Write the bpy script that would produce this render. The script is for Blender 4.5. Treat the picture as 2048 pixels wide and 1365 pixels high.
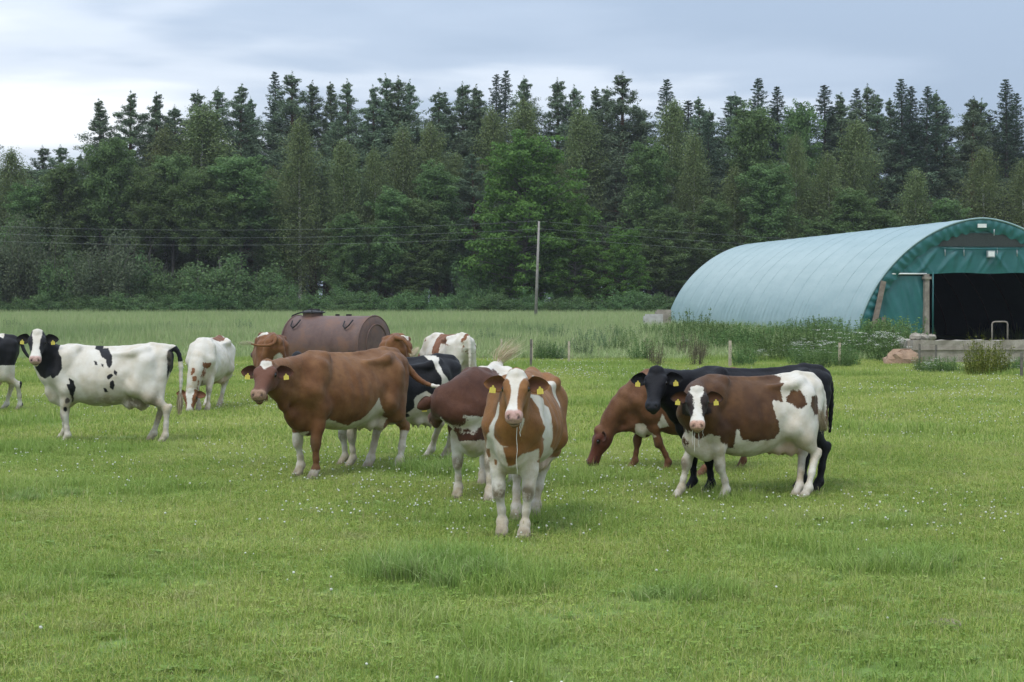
import bpy, math, random
import numpy as np
from mathutils import Vector, Matrix
from mathutils.bvhtree import BVHTree

# ------------------------------------------------------------------ scene, camera, sky, sun
for o in list(bpy.data.objects):
    bpy.data.objects.remove(o)
S = bpy.context.scene
COL = S.collection
R = math.radians
random.seed(7)

FPX, PW, PH, HOR, CZ = 3413.0, 2048, 1365, 606.0, 2.0
PITCH = math.atan((PH / 2 - HOR) / FPX)
cam = bpy.data.cameras.new('camera'); camo = bpy.data.objects.new('camera', cam); COL.objects.link(camo)
camo.location = (0, 0, CZ); camo.rotation_euler = (R(90) - PITCH, 0, 0)
cam.sensor_width = 36; cam.lens = FPX / PW * 36; cam.clip_end = 3000; cam.clip_start = .1
S.camera = camo
S.view_settings.view_transform = 'Standard'; S.view_settings.look = 'None'
S.view_settings.exposure = 0.26; S.view_settings.gamma = 1

SUN_EL, SUN_AZ = 58, 235          # azimuth the light comes from (0 = +X, 90 = +Y away from camera)
W = bpy.data.worlds.new('World'); S.world = W; W.use_nodes = True
nt = W.node_tree; nt.nodes.clear()
def N(t, kind, **kw):
    n = t.nodes.new(kind)
    for k, v in kw.items():
        if k == 'inp':
            for kk, vv in v.items(): n.inputs[kk].default_value = vv
        else: setattr(n, k, v)
    return n
def L(t, a, b): t.links.new(a, b)
def math_node(t, op, a, b=None, clamp=False):
    n = t.nodes.new('ShaderNodeMath'); n.operation = op; n.use_clamp = clamp
    for i, v in enumerate((a, b)):
        if v is None: continue
        if isinstance(v, (int, float)): n.inputs[i].default_value = v
        else: t.links.new(v, n.inputs[i])
    return n.outputs[0]
def ramp(t, fac, stops, interp='EASE'):
    n = t.nodes.new('ShaderNodeValToRGB'); cr = n.color_ramp; cr.interpolation = interp
    while len(cr.elements) < len(stops): cr.elements.new(.5)
    for e, (p, c) in zip(cr.elements, stops): e.position = p; e.color = (*c, 1) if len(c) == 3 else c
    t.links.new(fac, n.inputs[0]); return n.outputs[0]
def mixc(t, fac, a, b, blend='MIX'):
    n = t.nodes.new('ShaderNodeMix'); n.data_type = 'RGBA'; n.blend_type = blend
    for i, v in ((0, fac), (6, a), (7, b)):
        if isinstance(v, (int, float)): n.inputs[i].default_value = v
        elif isinstance(v, tuple): n.inputs[i].default_value = (*v, 1)
        else: t.links.new(v, n.inputs[i])
    return n.outputs[2]
def noise(t, vec, scale, detail=4, rough=.55, dist=0):
    n = t.nodes.new('ShaderNodeTexNoise'); n.inputs['Scale'].default_value = scale
    n.inputs['Detail'].default_value = detail; n.inputs['Roughness'].default_value = rough
    n.inputs['Distortion'].default_value = dist
    if vec is not None: t.links.new(vec, n.inputs['Vector'])
    return n.outputs[0]

SKX, SKY_ = 8.2, 4.52
# overcast sky: a clear-sky base almost covered by layered cloud, brighter overhead as overcast skies are
sky = N(nt, 'ShaderNodeTexSky', sky_type='NISHITA', sun_disc=False, sun_elevation=R(SUN_EL), sun_rotation=R(90 - SUN_AZ))
tc = N(nt, 'ShaderNodeTexCoord')
sep = N(nt, 'ShaderNodeSeparateXYZ'); L(nt, tc.outputs['Generated'], sep.inputs[0])
zc = math_node(nt, 'MAXIMUM', sep.outputs[2], 0.0)
den = math_node(nt, 'ADD', zc, .12)
comb = N(nt, 'ShaderNodeCombineXYZ')
L(nt, math_node(nt, 'DIVIDE', sep.outputs[0], den), comb.inputs[0])
L(nt, math_node(nt, 'DIVIDE', sep.outputs[1], den), comb.inputs[1])
mp = N(nt, 'ShaderNodeMapping', inp={'Location': (SKX, SKY_, 0), 'Scale': (.36, .55, 1), 'Rotation': (0, 0, .16)})
L(nt, comb.outputs[0], mp.inputs[0])
n1 = noise(nt, mp.outputs[0], 1.0, 5, .48, .25)
n2 = noise(nt, mp.outputs[0], 2.6, 5, .5, .3)
nn = math_node(nt, 'ADD', math_node(nt, 'MULTIPLY', n1, .80), math_node(nt, 'MULTIPLY', n2, .20))
ccol = ramp(nt, nn, [(.44, (.29, .365, .475)), (.50, (.36, .435, .545)), (.55, (.53, .59, .675)), (.61, (.76, .79, .83))])
ovc = math_node(nt, 'ADD', 1.0, math_node(nt, 'MULTIPLY', math_node(nt, 'POWER', zc, 1.0), 1.9))
cm = mixc(nt, 1.0, ccol, (1, 1, 1), 'MULTIPLY')
vm = N(nt, 'ShaderNodeVectorMath', operation='SCALE'); L(nt, cm, vm.inputs[0]); L(nt, ovc, vm.inputs['Scale'])
bg1 = N(nt, 'ShaderNodeBackground', inp={'Strength': .10}); L(nt, sky.outputs[0], bg1.inputs[0])
bg2 = N(nt, 'ShaderNodeBackground', inp={'Strength': 1.03}); L(nt, vm.outputs[0], bg2.inputs[0])
mx = N(nt, 'ShaderNodeMixShader', inp={0: .93}); L(nt, bg1.outputs[0], mx.inputs[1]); L(nt, bg2.outputs[0], mx.inputs[2])
wo = N(nt, 'ShaderNodeOutputWorld'); L(nt, mx.outputs[0], wo.inputs[0])

sl = bpy.data.lights.new('sun', 'SUN'); sl.energy = 1.5; sl.angle = R(18); sl.color = (1, .97, .92)
so = bpy.data.objects.new('sun', sl); COL.objects.link(so)
sd = Vector((math.cos(R(SUN_AZ)) * math.cos(R(SUN_EL)), math.sin(R(SUN_AZ)) * math.cos(R(SUN_EL)), math.sin(R(SUN_EL))))
so.rotation_euler = sd.to_track_quat('Z', 'Y').to_euler()
so.location = (0, 0, 60)

# ------------------------------------------------------------------ helpers
def ray(px, py):
    """direction of a photograph pixel (2048 wide) from the camera"""
    d = Vector(((px - PW / 2) / FPX, 1.0, -(py - PH / 2) / FPX))
    c, s = math.cos(PITCH), math.sin(PITCH)
    return Vector((d.x, d.y * c + d.z * s, -d.y * s + d.z * c))
def smooth(t): t = min(max(t, 0), 1); return t * t * (3 - 2 * t)
def hgt(x, y):
    """terrain height"""
    return .5 * smooth((y - 42) / 125) 
def hgt_np(x, y):
    t = np.clip((y - 42) / 125, 0, 1); return .5 * t * t * (3 - 2 * t)
def ground(px, py):
    d = ray(px, py); t = CZ / -d.z if d.z < 0 else 500
    for _ in range(8):
        t = (hgt(d.x * t, d.y * t) - CZ) / d.z
    return Vector((d.x * t, d.y * t, CZ + d.z * t))
def at(px, py, y):
    """point on a pixel's ray at distance y (metres away from the camera along +Y)"""
    d = ray(px, py); return Vector((d.x * y / d.y, y, CZ + d.z * y / d.y))

def tag(o, label=None, cat=None, group=None, kind=None):
    if label: o['label'] = label
    if cat: o['category'] = cat
    if group: o['group'] = group
    if kind: o['kind'] = kind
    return o
def link(name, me, mat=None, parent=None, loc=None):
    o = bpy.data.objects.new(name, me); COL.objects.link(o)
    if mat and me is not None and not me.materials: me.materials.append(mat)
    if parent: o.parent = parent
    if loc is not None: o.location = loc
    return o
def empty(name, loc=(0, 0, 0), rz=0):
    o = bpy.data.objects.new(name, None); COL.objects.link(o); o.location = loc; o.rotation_euler = (0, 0, rz)
    o.empty_display_size = .2
    return o
def np_mesh(name, V, F, smooth_=True, attrs=None):
    """V (n,3), F (m,k) constant-size faces, or a list of such arrays"""
    me = bpy.data.meshes.new(name)
    Fs = F if isinstance(F, list) else [F]
    Fs = [np.asarray(f, np.int32) for f in Fs if len(f)]
    V = np.asarray(V, np.float32)
    me.vertices.add(len(V)); me.vertices.foreach_set('co', V.ravel())
    loops = np.concatenate([f.ravel() for f in Fs]); me.loops.add(len(loops))
    me.loops.foreach_set('vertex_index', loops)
    tot = np.concatenate([np.full(len(f), f.shape[1], np.int32) for f in Fs])
    st = np.concatenate([[0], np.cumsum(tot)[:-1]]).astype(np.int32)
    me.polygons.add(len(tot)); me.polygons.foreach_set('loop_start', st)
    try: me.polygons.foreach_set('loop_total', tot)
    except Exception: pass
    me.polygons.foreach_set('use_smooth', np.full(len(tot), bool(smooth_)))
    me.update(calc_edges=True); me.validate()
    for k, a in (attrs or {}).items():
        at_ = me.attributes.new(k, 'FLOAT', 'POINT'); at_.data.foreach_set('value', np.asarray(a, np.float32))
    return me
class MB:
    """collects simple solids; build() links them as one mesh object"""
    def __init__(s): s.v = []; s.f = []
    def add(s, vs, fs):
        b = len(s.v); s.v += [tuple(v) for v in vs]; s.f += [tuple(i + b for i in f) for f in fs]
    def box(s, c, size, rot=None, taper=1):
        hx, hy, hz = [k / 2 for k in size]; vs = []
        for z, k in ((-hz, 1), (hz, taper)):
            for x, y in ((-hx, -hy), (hx, -hy), (hx, hy), (-hx, hy)):
                v = Vector((x * k, y * k, z)); v = rot @ v if rot else v
                vs.append(v + Vector(c))
        s.add(vs, [(3, 2, 1, 0), (4, 5, 6, 7), (0, 1, 5, 4), (1, 2, 6, 5), (2, 3, 7, 6), (3, 0, 4, 7)])
    def tube(s, pts, rads, seg=8, cap=True, closed=False):
        pts = [Vector(p) for p in pts]; n = len(pts)
        if not isinstance(rads, (list, tuple)): rads = [rads] * n
        up = Vector((0, 0, 1)); vs = []; prev = None
        for i, p in enumerate(pts):
            a = pts[max(i - 1, 0)]; b = pts[min(i + 1, n - 1)]
            t = (b - a).normalized() if (b - a).length > 1e-9 else up
            if prev is None:
                ref = up if abs(t.z) < .9 else Vector((1, 0, 0)); u = t.cross(ref).normalized()
            else: u = (prev - t * prev.dot(t)).normalized()
            prev = u; w = t.cross(u)
            for k in range(seg):
                an = 2 * math.pi * k / seg
                vs.append(p + (u * math.cos(an) + w * math.sin(an)) * rads[i])
        fs = []
        for i in range(n - 1):
            for k in range(seg):
                k2 = (k + 1) % seg
                fs.append((i * seg + k, i * seg + k2, (i + 1) * seg + k2, (i + 1) * seg + k))
        if cap:
            fs.append(tuple(range(seg))[::-1]); fs.append(tuple((n - 1) * seg + k for k in range(seg)))
        s.add(vs, fs)
    def mesh(s, name, smooth_=False):
        me = bpy.data.meshes.new(name); me.from_pydata(s.v, [], s.f); me.update()
        if smooth_: me.polygons.foreach_set('use_smooth', [True] * len(me.polygons))
        return me
    def build(s, name, mat, parent=None, smooth_=False, loc=None):
        return link(name, s.mesh(name, smooth_), mat, parent, loc)

def new_mat(name):
    m = bpy.data.materials.new(name); m.use_nodes = True; t = m.node_tree; t.nodes.clear()
    o = t.nodes.new('ShaderNodeOutputMaterial'); b = t.nodes.new('ShaderNodeBsdfPrincipled')
    t.links.new(b.outputs[0], o.inputs[0]); b.inputs['Specular IOR Level'].default_value = .3
    return m, t, b
def objc(t, kind='Object'):
    return N(t, 'ShaderNodeTexCoord').outputs[kind]
def worldpos(t): return N(t, 'ShaderNodeNewGeometry').outputs['Position']
def bump(t, b, h, strength=.3, dist=.01):
    n = t.nodes.new('ShaderNodeBump'); n.inputs['Strength'].default_value = strength; n.inputs['Distance'].default_value = dist
    t.links.new(h, n.inputs['Height']); t.links.new(n.outputs[0], b.inputs['Normal'])
def attr(t, name): 
    n = t.nodes.new('ShaderNodeAttribute'); n.attribute_name = name; return n
def simple_mat(name, c1, c2, scale=6, rough=.8, metal=0, bscale=40, bstr=.3, bdist=.01, spec=.3, stops=(.35, .65)):
    m, t, b = new_mat(name); oc = objc(t)
    col = ramp(t, noise(t, oc, scale, 6, .6), [(stops[0], c1), (stops[1], c2)], 'LINEAR')
    t.links.new(col, b.inputs['Base Color']); b.inputs['Roughness'].default_value = rough
    b.inputs['Metallic'].default_value = metal; b.inputs['Specular IOR Level'].default_value = spec
    if bstr: bump(t, b, noise(t, oc, bscale, 5, .6), bstr, bdist)
    return m
# ------------------------------------------------------------------ cows: one continuous surface grown from a distance field
f32 = np.float32
def smin(a, b, k):
    h = np.clip(.5 + .5 * (b - a) / k, 0, 1); return b + (a - b) * h - k * h * (1 - h)
def seg_d(P, a, b, r1, r2, sc=None):
    a = np.asarray(a, f32); b = np.asarray(b, f32); ba = b - a; pa = P - a
    t = np.clip(pa @ ba / max(float(ba @ ba), 1e-9), 0, 1)
    q = pa - t[:, None] * ba
    if sc is not None: q = q * np.asarray(sc, f32)
    return np.sqrt((q * q).sum(1)) - (r1 + (r2 - r1) * t)
def ell_d(P, c, r):
    q = P - np.asarray(c, f32); r = np.asarray(r, f32)
    k0 = np.sqrt(((q / r) ** 2).sum(1)); k1 = np.sqrt(((q / r ** 2) ** 2).sum(1)) + 1e-6
    return k0 * (k0 - 1) / k1
def pchip(x, xs, ys):
    """smooth interpolation through the stations (Catmull-Rom tangents)"""
    xs = np.asarray(xs, f32); ys = np.asarray(ys, f32); x = np.clip(x, xs[0], xs[-1])
    m = np.gradient(ys, xs).astype(f32)
    i = np.clip(np.searchsorted(xs, x) - 1, 0, len(xs) - 2)
    h = xs[i + 1] - xs[i]; t = (x - xs[i]) / h; t2 = t * t; t3 = t2 * t
    return (2 * t3 - 3 * t2 + 1) * ys[i] + (t3 - 2 * t2 + t) * h * m[i] + (-2 * t3 + 3 * t2) * ys[i + 1] + (t3 - t2) * h * m[i + 1]
def loft_d(P, st):
    """st rows: x, ztop, zbot, halfwidth, zmaxfrac, ptop, pbot"""
    st = np.asarray(st, f32); x = P[:, 0]; xs = st[:, 0]
    zt, zb, w, fr, p1, p2 = [pchip(x, xs, st[:, j]) for j in range(1, 7)]
    zm = zb + (zt - zb) * fr; dz = P[:, 2] - zm
    up = dz > 0; h = np.where(up, zt - zm, zm - zb); p = np.where(up, p1, p2)
    ay = np.abs(P[:, 1]) / w + 1e-5; az = np.abs(dz) / h + 1e-5
    v = (ay ** p + az ** p) ** (1 / p)
    g = v ** (1 - p) * np.sqrt((ay ** (p - 1) / w) ** 2 + (az ** (p - 1) / h) ** 2)
    d = np.clip((v - 1) / np.maximum(g, 1e-3), -np.minimum(w, h), 3)
    dx = np.maximum(np.maximum(xs[0] - x, x - xs[-1]), 0)
    return np.where(dx > 0, np.sqrt(np.maximum(d, 0) ** 2 + dx ** 2), d)

#        x     ztop  zbot   w    frac ptop pbot
BODY = [(-0.93, 1.285, 1.08, 0.085, 0.62, 2.3, 2.2),
        (-0.88, 1.335, 0.972, 0.135, 0.62, 2.3, 2.2),
        (-0.8, 1.365, 0.877, 0.175, 0.64, 2.3, 2.2),
        (-0.68, 1.385, 0.781, 0.225, 0.66, 1.95, 2.1),
        (-0.52, 1.39, 0.666, 0.275, 0.62, 1.72, 2.0),
        (-0.3, 1.36, 0.567, 0.335, 0.52, 1.62, 2.0),
        (-0.05, 1.345, 0.52, 0.365, 0.47, 1.64, 2.0),
        (0.2, 1.36, 0.536, 0.345, 0.45, 1.62, 2.0),
        (0.4, 1.385, 0.582, 0.29, 0.45, 1.5, 2.0),
        (0.55, 1.37, 0.622, 0.245, 0.44, 1.5, 2.0),
        (0.68, 1.27, 0.676, 0.2, 0.47, 1.8, 2.0),
        (0.76, 1.16, 0.767, 0.15, 0.52, 2, 2),
        (0.8, 1.08, 0.864, 0.09, 0.52, 2, 2)]
HEAD = [(-.06, -.03, -.15, .078, .6, 2.2, 2.2), (0, .018, -.19, .102, .6, 2.2, 2.2), (.07, .028, -.222, .120, .68, 2.7, 2.1), (.14, .022, -.225, .120, .70, 2.7, 2.0),
        (.21, .006, -.205, .101, .66, 2.4, 2.0), (.28, -.008, -.18, .084, .6, 2.3, 2.1), (.35, -.016, -.160, .078, .56, 2.4, 2.3), (.41, -.020, -.152, .087, .54, 2.5, 2.4),
        (.455, -.032, -.148, .084, .54, 2.5, 2.4), (.487, -.060, -.130, .058, .5, 2.2, 2.2)]
FEET = {'FL': (.53, .16), 'FR': (.53, -.16), 'HL': (-.80, .18), 'HR': (-.80, -.18)}
TAIL = [(-.86, 0, 1.345), (-.955, 0, 1.27), (-.985, 0, 1.08), (-.985, 0, .85), (-.975, 0, .66)]

def bez(a, c, b, n):
    a, b, c = (np.asarray(v, float) for v in (a, b, c)); ts = np.linspace(0, 1, n + 1)[:, None]
    return (1 - ts) ** 2 * a + 2 * ts * (1 - ts) * c + ts ** 2 * b
def cat_curve(pts, n):
    pts = np.asarray(pts, float); t = np.linspace(0, len(pts) - 1, n); i = np.arange(len(pts))
    return np.stack([pchip(t.astype(f32), i, pts[:, k]) for k in range(3)], 1)

def cow_field(sp):
    """limb list [(segments, k_inner, k_outer)] and the head frame, all in the cow's own frame (x forward, y left)"""
    poll = np.array(sp['poll'], float); f = np.array(sp['f']); l = np.array(sp['l']); u = np.cross(f, l)
    H = np.stack([f, l, u], 1)
    hp = lambda x, y, z: poll + H @ np.array([x, y, z])
    limbs = []
    # neck
    base_u = np.array([.50, 0, 1.20]); base_l = np.array([.66, 0, .96])
    eu = hp(-.01, 0, -.075); el = hp(.05, 0, -.14)
    fw = np.array([1, 0, 0.]) if sp.get('graze') is None else np.array([.8, 0, -.3])
    reach = np.linalg.norm(eu - base_u)
    cu = base_u + fw * reach * .55 + np.array([0, 0, .04]); cl = base_l + fw * reach * .50 + np.array([0, 0, .02])
    if 'bend' in sp: cu = cu + np.array(sp['bend']); cl = cl + np.array(sp['bend'])
    n = 5; Bu = bez(base_u, cu, eu, n); Bl = bez(base_l, cl, el, n); segs = []
    ru = np.array([.160, .132, .112, .098, .088, .080]); rl = np.array([.160, .132, .110, .096, .086, .078])
    if sp.get('thick'): ru *= sp['thick']; rl *= sp['thick']
    for i in range(n):
        segs.append((Bu[i], Bu[i + 1], ru[i], ru[i + 1])); segs.append((Bl[i], Bl[i + 1], rl[i], rl[i + 1]))
        m0, m1 = (Bu[i] + Bl[i]) / 2, (Bu[i + 1] + Bl[i + 1]) / 2
        segs.append((m0, m1, (ru[i] + rl[i]) / 2, (ru[i + 1] + rl[i + 1]) / 2))
    limbs.append((segs, .07, .10))
    # brisket and dewlap fold
    dp = sp.get('deep', 0); br = np.array([.70, 0, .655 - dp]); q = bez(el * .55 + Bl[2] * .45 + np.array([0, 0, -.06]), (br + Bl[2]) / 2 + np.array([.03, 0, -.14]), br, 3)
    limbs.append(([(q[i], q[i + 1], (.03, .035, .05)[i], (.035, .05, .09)[i]) for i in range(3)] + [((.71, 0, .73 - dp), (.54, 0, .615 - dp), .12, .125 * sp.get('shw', 1))], .05, .09))
    # legs
    kneesp = sp.get('knee', {})
    for key, (bx, by) in FEET.items():
        fx, fy = sp.get('feet', {}).get(key, (bx, by)); s = 1 if key[1] == 'L' else -1
        dx, dy = fx - bx, fy - by
        J = lambda x, y, z, w: np.array([x + dx * w, by / abs(by) * y + dy * w, z])
        if key[0] == 'F':
            kx = kneesp.get(key, 0)
            sw = sp.get('shw', 1); sh = J(.50, .16 * sw, 1.22, 0); pt = J(.64, .175 * sw, .97, .02); elb = J(.51, .185 * sw, .78, .12); kn = J(.545 + kx, .165, .415, .58)
            c1 = J(.525, .160, .24, .84); fe = J(.520, .160, .135, .95); pa = J(.56, .160, .075, 1); ho = J(.585, .160, .028, 1)
            limbs.append(([(sh, pt, .095, .102), (pt, elb, .102, .092), (elb, elb + (kn - elb) * .5, .090, .060), (elb + (kn - elb) * .5, kn, .060, .046)], .05, .08))
            limbs.append(([(elb, kn, .06, .046), (kn + np.array([.010, 0, .03]), kn - np.array([-.006, 0, .04]), .053, .049), (kn, c1, .044, .033), (c1, fe, .033, .037), (fe, fe, .045, .045), (fe, pa, .040, .041)], .03, .03))
            toe = [(pa + np.array([.0, e * .022, -.005]), ho + np.array([.015, e * .026, 0]), .036, .034) for e in (1, -1)]
            limbs.append((toe + [(pa, ho + np.array([-.03, 0, 0]), .04, .038)], .015, .02))
        else:
            hip = J(-.60, .17, 1.13, 0); pin = J(-.83, .105, 1.10, 0); st = J(-.47, .235, .80, .10); ga = J(-.66, .205, .68, .3); hk = J(-.875, .175, .50, .55)
            c1 = J(-.845, .175, .30, .80); fe = J(-.825, .175, .140, .95); pa = J(-.785, .175, .075, 1); ho = J(-.755, .175, .028, 1)
            limbs.append(([(hip, st, .15, .125), (pin, ga, .10, .095), (hip, ga, .15, .105), (st, ga, .115, .088), (pin, hk + (ga - hk) * .45, .075, .048)], .06, .08))
            limbs.append(([(ga, hk, .082, .048), (hk + np.array([-.028, 0, .035]), hk, .040, .050), (hk + np.array([.01, 0, 0]), c1, .050, .036), (c1, fe, .036, .039), (fe, fe, .046, .046), (fe, pa, .045, .045)], .03, .04))
            toe = [(pa + np.array([.0, e * .022, -.005]), ho + np.array([.015, e * .026, 0]), .037, .035) for e in (1, -1)]
            limbs.append((toe + [(pa, ho + np.array([-.03, 0, 0]), .042, .038)], .015, .02))
    # hips, pins, tail head, spine
    for s in (1, -1):
        limbs.append(([((-.47, s * .245, 1.305), (-.60, s * .15, 1.325), .036, .05)], .03, .07))
        limbs.append(([((-.88, s * .10, 1.245), (-.80, s * .12, 1.24), .045, .05)], .03, .09))
        limbs.append(([((.40, s * .10, 1.33), (.47, s * .16, 1.15), .05, .07)], .03, .07))
    limbs.append(([((.50, 0, 1.365), (.15, 0, 1.34), .034, .030), ((.15, 0, 1.34), (-.25, 0, 1.345), .030, .030), ((-.25, 0, 1.345), (-.62, 0, 1.375), .030, .034), ((-.62, 0, 1.375), (-.84, 0, 1.35), .034, .034)], .02, .05))
    for s in (1, -1):       # edge of the loin, shoulder blade, crease behind the elbow muscle
        limbs.append(([((-.18, s * .20, 1.265), (-.44, s * .232, 1.285), .012, .02)], .02, .11))
        limbs.append(([((.36, s * .09, 1.335), (.60, s * .195, .98), .045, .060)], .03, .065))
    T = cat_curve(sp.get('tail', TAIL), 12); rt = np.linspace(.042, .019, 12)
    limbs.append(([(T[i], T[i + 1], rt[i], rt[i + 1]) for i in range(11)] + [((-.66, 0, 1.37), T[0], .05, .045)], .02, .05))
    # udder
    ud = sp.get('udder', 1.0)
    if ud:
        U = []
        for s in (1, -1):
            for ux, uz, ur in ((-.36, .605, .10), (-.52, .60, .115)):
                U.append(((ux, s * .07, uz + .06), (ux, s * .075, uz - .03 * ud), ur * ud, ur * .85 * ud))
        limbs.append((U, .06, .08))
        for s in (1, -1):
            for ux, uz in ((-.36, .53), (-.53, .515)):
                limbs.append(([((ux, s * .085, uz + .03), (ux + .005, s * .09, uz - .045), .018, .012)], .01, .02))
    return limbs, poll, H, T, Bu, Bl

def cow_sdf(P, limbs, poll, H, sp):
    ft, dp, sw = sp.get('fat', 0), sp.get('deep', 0), sp.get('shw', 1)
    d = loft_d(P, [(a, b, c + .012 - (.03 * ft + dp) * math.exp(-((a - .05) / .55) ** 2), w * .945 * (1 + .14 * ft * math.exp(-((a + .12) / .38) ** 2)) * (1 - (1 - sw) * smooth((a - .1) / .4)), e, g, h) for a, b, c, w, e, g, h in BODY])
    for segs, ki, ko in limbs:
        A = np.array([np.concatenate([s[0], s[1]]) for s in segs]); r = max(max(s[2], s[3]) for s in segs) + .14
        lo = np.minimum(A[:, :3], A[:, 3:]).min(0) - r; hi = np.maximum(A[:, :3], A[:, 3:]).max(0) + r
        ix = np.nonzero(((P > lo) & (P < hi)).all(1))[0]
        if not len(ix): continue
        Q = P[ix]; dl = None
        for s in segs:
            q = seg_d(Q, *s); dl = q if dl is None else smin(dl, q, ki)
        d[ix] = smin(d[ix], dl, ko)
    # hollow in front of the hips
    for s in (1, -1):
        e = ell_d(P, (-.32, s * .40, 1.17), (.12, .115, .11)); d = -smin(-d, e, .07)
    d = d + .0045 * np.sin(P[:, 0] * 21 + 2.2 * np.sin(P[:, 2] * 9 + P[:, 1] * 5)) * np.sin(P[:, 2] * 17 + 1.7 * np.sin(P[:, 0] * 8)) + .005 * np.sin(P[:, 0] * 47 + 1.2) * np.exp(-((P[:, 0] - .12) / .30) ** 2 - ((P[:, 2] - .98) / .26) ** 2)
    # head
    Q = ((P - poll.astype(f32)) @ H.astype(f32))
    ix = np.nonzero((np.abs(Q - np.array([.22, 0, -.1], f32)) < np.array([.5, .35, .4], f32)).all(1))[0]
    if len(ix):
        Q = Q[ix] * np.array([1, 1 / sp.get('hs', .93), 1], f32); h = loft_d(Q, HEAD)
        for s in (1, -1):
            h = smin(h, seg_d(Q, (.10, s * .090, -.018), (.150, s * .088, -.026), .040, .036), .035)     # brow
            h = smin(h, seg_d(Q, (.02, s * .07, -.13), (.13, s * .065, -.16), .045, .045), .05)           # jaw
            h = smin(h, seg_d(Q, (.43, s * .044, -.052), (.457, s * .046, -.058), .034, .030), .025)       # nostril wing
        h = smin(h, seg_d(Q, (-.012, -.038, .004), (-.012, .038, .004), .048, .048), .035)
        h = smin(h, seg_d(Q, (-.02, 0, .03), (.02, 0, .028), .034, .03), .03)
        h = smin(h, seg_d(Q, (.34, 0, -.135), (.435, 0, -.150), .050, .044), .025)                        # chin
        for s in (1, -1):
            h = -smin(-h, seg_d(Q, (.515, s * .056, -.050), (.470, s * .041, -.044), .018, .013), .012)
            h = -smin(-h, seg_d(Q, (.135, s * .172, -.040), (.135, s * .134, -.040), .028, .020), .02)
        h = -smin(-h, seg_d(Q, (.50, .09, -.118), (.50, -.09, -.118), .011, .011), .012)
        d[ix] = smin(d[ix], h, .055)
    return d

def surface_nets(sdf, lo, hi, h):
    B = 4; n = (np.ceil((np.array(hi) - lo) / (h * B)).astype(int)) * B
    nb = n // B; lo = np.asarray(lo, f32)
    g = np.stack(np.meshgrid(*[np.arange(k) for k in nb], indexing='ij'), -1).reshape(-1, 3)
    dc = sdf((lo + (g + .5) * (B * h)).astype(f32))
    val = np.repeat(np.repeat(np.repeat(dc.reshape(nb), B, 0), B, 1), B, 2)
    act = g[np.abs(dc) < B * h * 1.5 + .02]
    o = np.stack(np.meshgrid(*[np.arange(B)] * 3, indexing='ij'), -1).reshape(-1, 3)
    ii = (act[:, None, :] * B + o[None]).reshape(-1, 3)
    dv = np.concatenate([sdf((lo + ii[k:k + 400000] * h).astype(f32)) for k in range(0, len(ii), 400000)])
    val[ii[:, 0], ii[:, 1], ii[:, 2]] = dv
    ins = val < 0
    c = [ins[a:n[0] - 1 + a, b:n[1] - 1 + b, e:n[2] - 1 + e] for a in (0, 1) for b in (0, 1) for e in (0, 1)]
    cnt = sum(x.astype(np.int8) for x in c); cell = np.argwhere((cnt > 0) & (cnt < 8))
    idx = -np.ones(n - 1, np.int32); idx[cell[:, 0], cell[:, 1], cell[:, 2]] = np.arange(len(cell))
    offs = np.array([(a, b, e) for a in (0, 1) for b in (0, 1) for e in (0, 1)])
    cv = np.stack([val[cell[:, 0] + a, cell[:, 1] + b, cell[:, 2] + e] for a, b, e in offs], 1)
    acc = np.zeros((len(cell), 3), f32); k = np.zeros(len(cell), f32)
    for i in range(8):
        for ax in range(3):
            if offs[i][ax]: continue
            j = i + (4, 2, 1)[ax]; va, vb = cv[:, i], cv[:, j]; m = (va < 0) != (vb < 0)
            t = np.where(m, va / np.where(m, va - vb, 1), 0)
            p = np.tile(offs[i].astype(f32), (len(cell), 1)); p[:, ax] += t
            acc += p * m[:, None]; k += m
    V = lo + (cell + acc / k[:, None]) * h
    F = []
    for ax in range(3):
        a, b = [(1, 2), (2, 0), (0, 1)][ax]
        sl0 = [slice(1, n[i] - 1) for i in range(3)]; sl0[ax] = slice(0, n[ax] - 1); sl1 = list(sl0); sl1[ax] = slice(1, n[ax])
        A, C = ins[tuple(sl0)], ins[tuple(sl1)]; e = np.argwhere(A != C); fl = A[e[:, 0], e[:, 1], e[:, 2]]
        base = e + np.array([0 if i == ax else 1 for i in range(3)])
        def cid(da, db):
            q = base.copy(); q[:, a] -= da; q[:, b] -= db; return idx[q[:, 0], q[:, 1], q[:, 2]]
        q = np.stack([cid(1, 1), cid(0, 1), cid(0, 0), cid(1, 0)], 1); q[~fl] = q[~fl][:, ::-1]; F.append(q)
    F = np.concatenate(F); F = F[(F >= 0).all(1)]
    return V.astype(f32), F

def poly_sd(p, poly):
    """signed distance (positive inside) of 2D points to a polygon"""
    poly = np.asarray(poly, f32); d = np.full(len(p), 9, f32); ins = np.zeros(len(p), bool)
    for i in range(len(poly)):
        a, b = poly[i], poly[(i + 1) % len(poly)]; ba = b - a; pa = p - a
        t = np.clip(pa @ ba / max(float(ba @ ba), 1e-9), 0, 1); q = pa - t[:, None] * ba
        d = np.minimum(d, np.sqrt((q * q).sum(1)))
        c = ((a[1] > p[:, 1]) != (b[1] > p[:, 1])) & (p[:, 0] < (b[0] - a[0]) * (p[:, 1] - a[1]) / (b[1] - a[1] if b[1] != a[1] else 1e-9) + a[0])
        ins ^= c
    return np.where(ins, d, -d)

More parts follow.
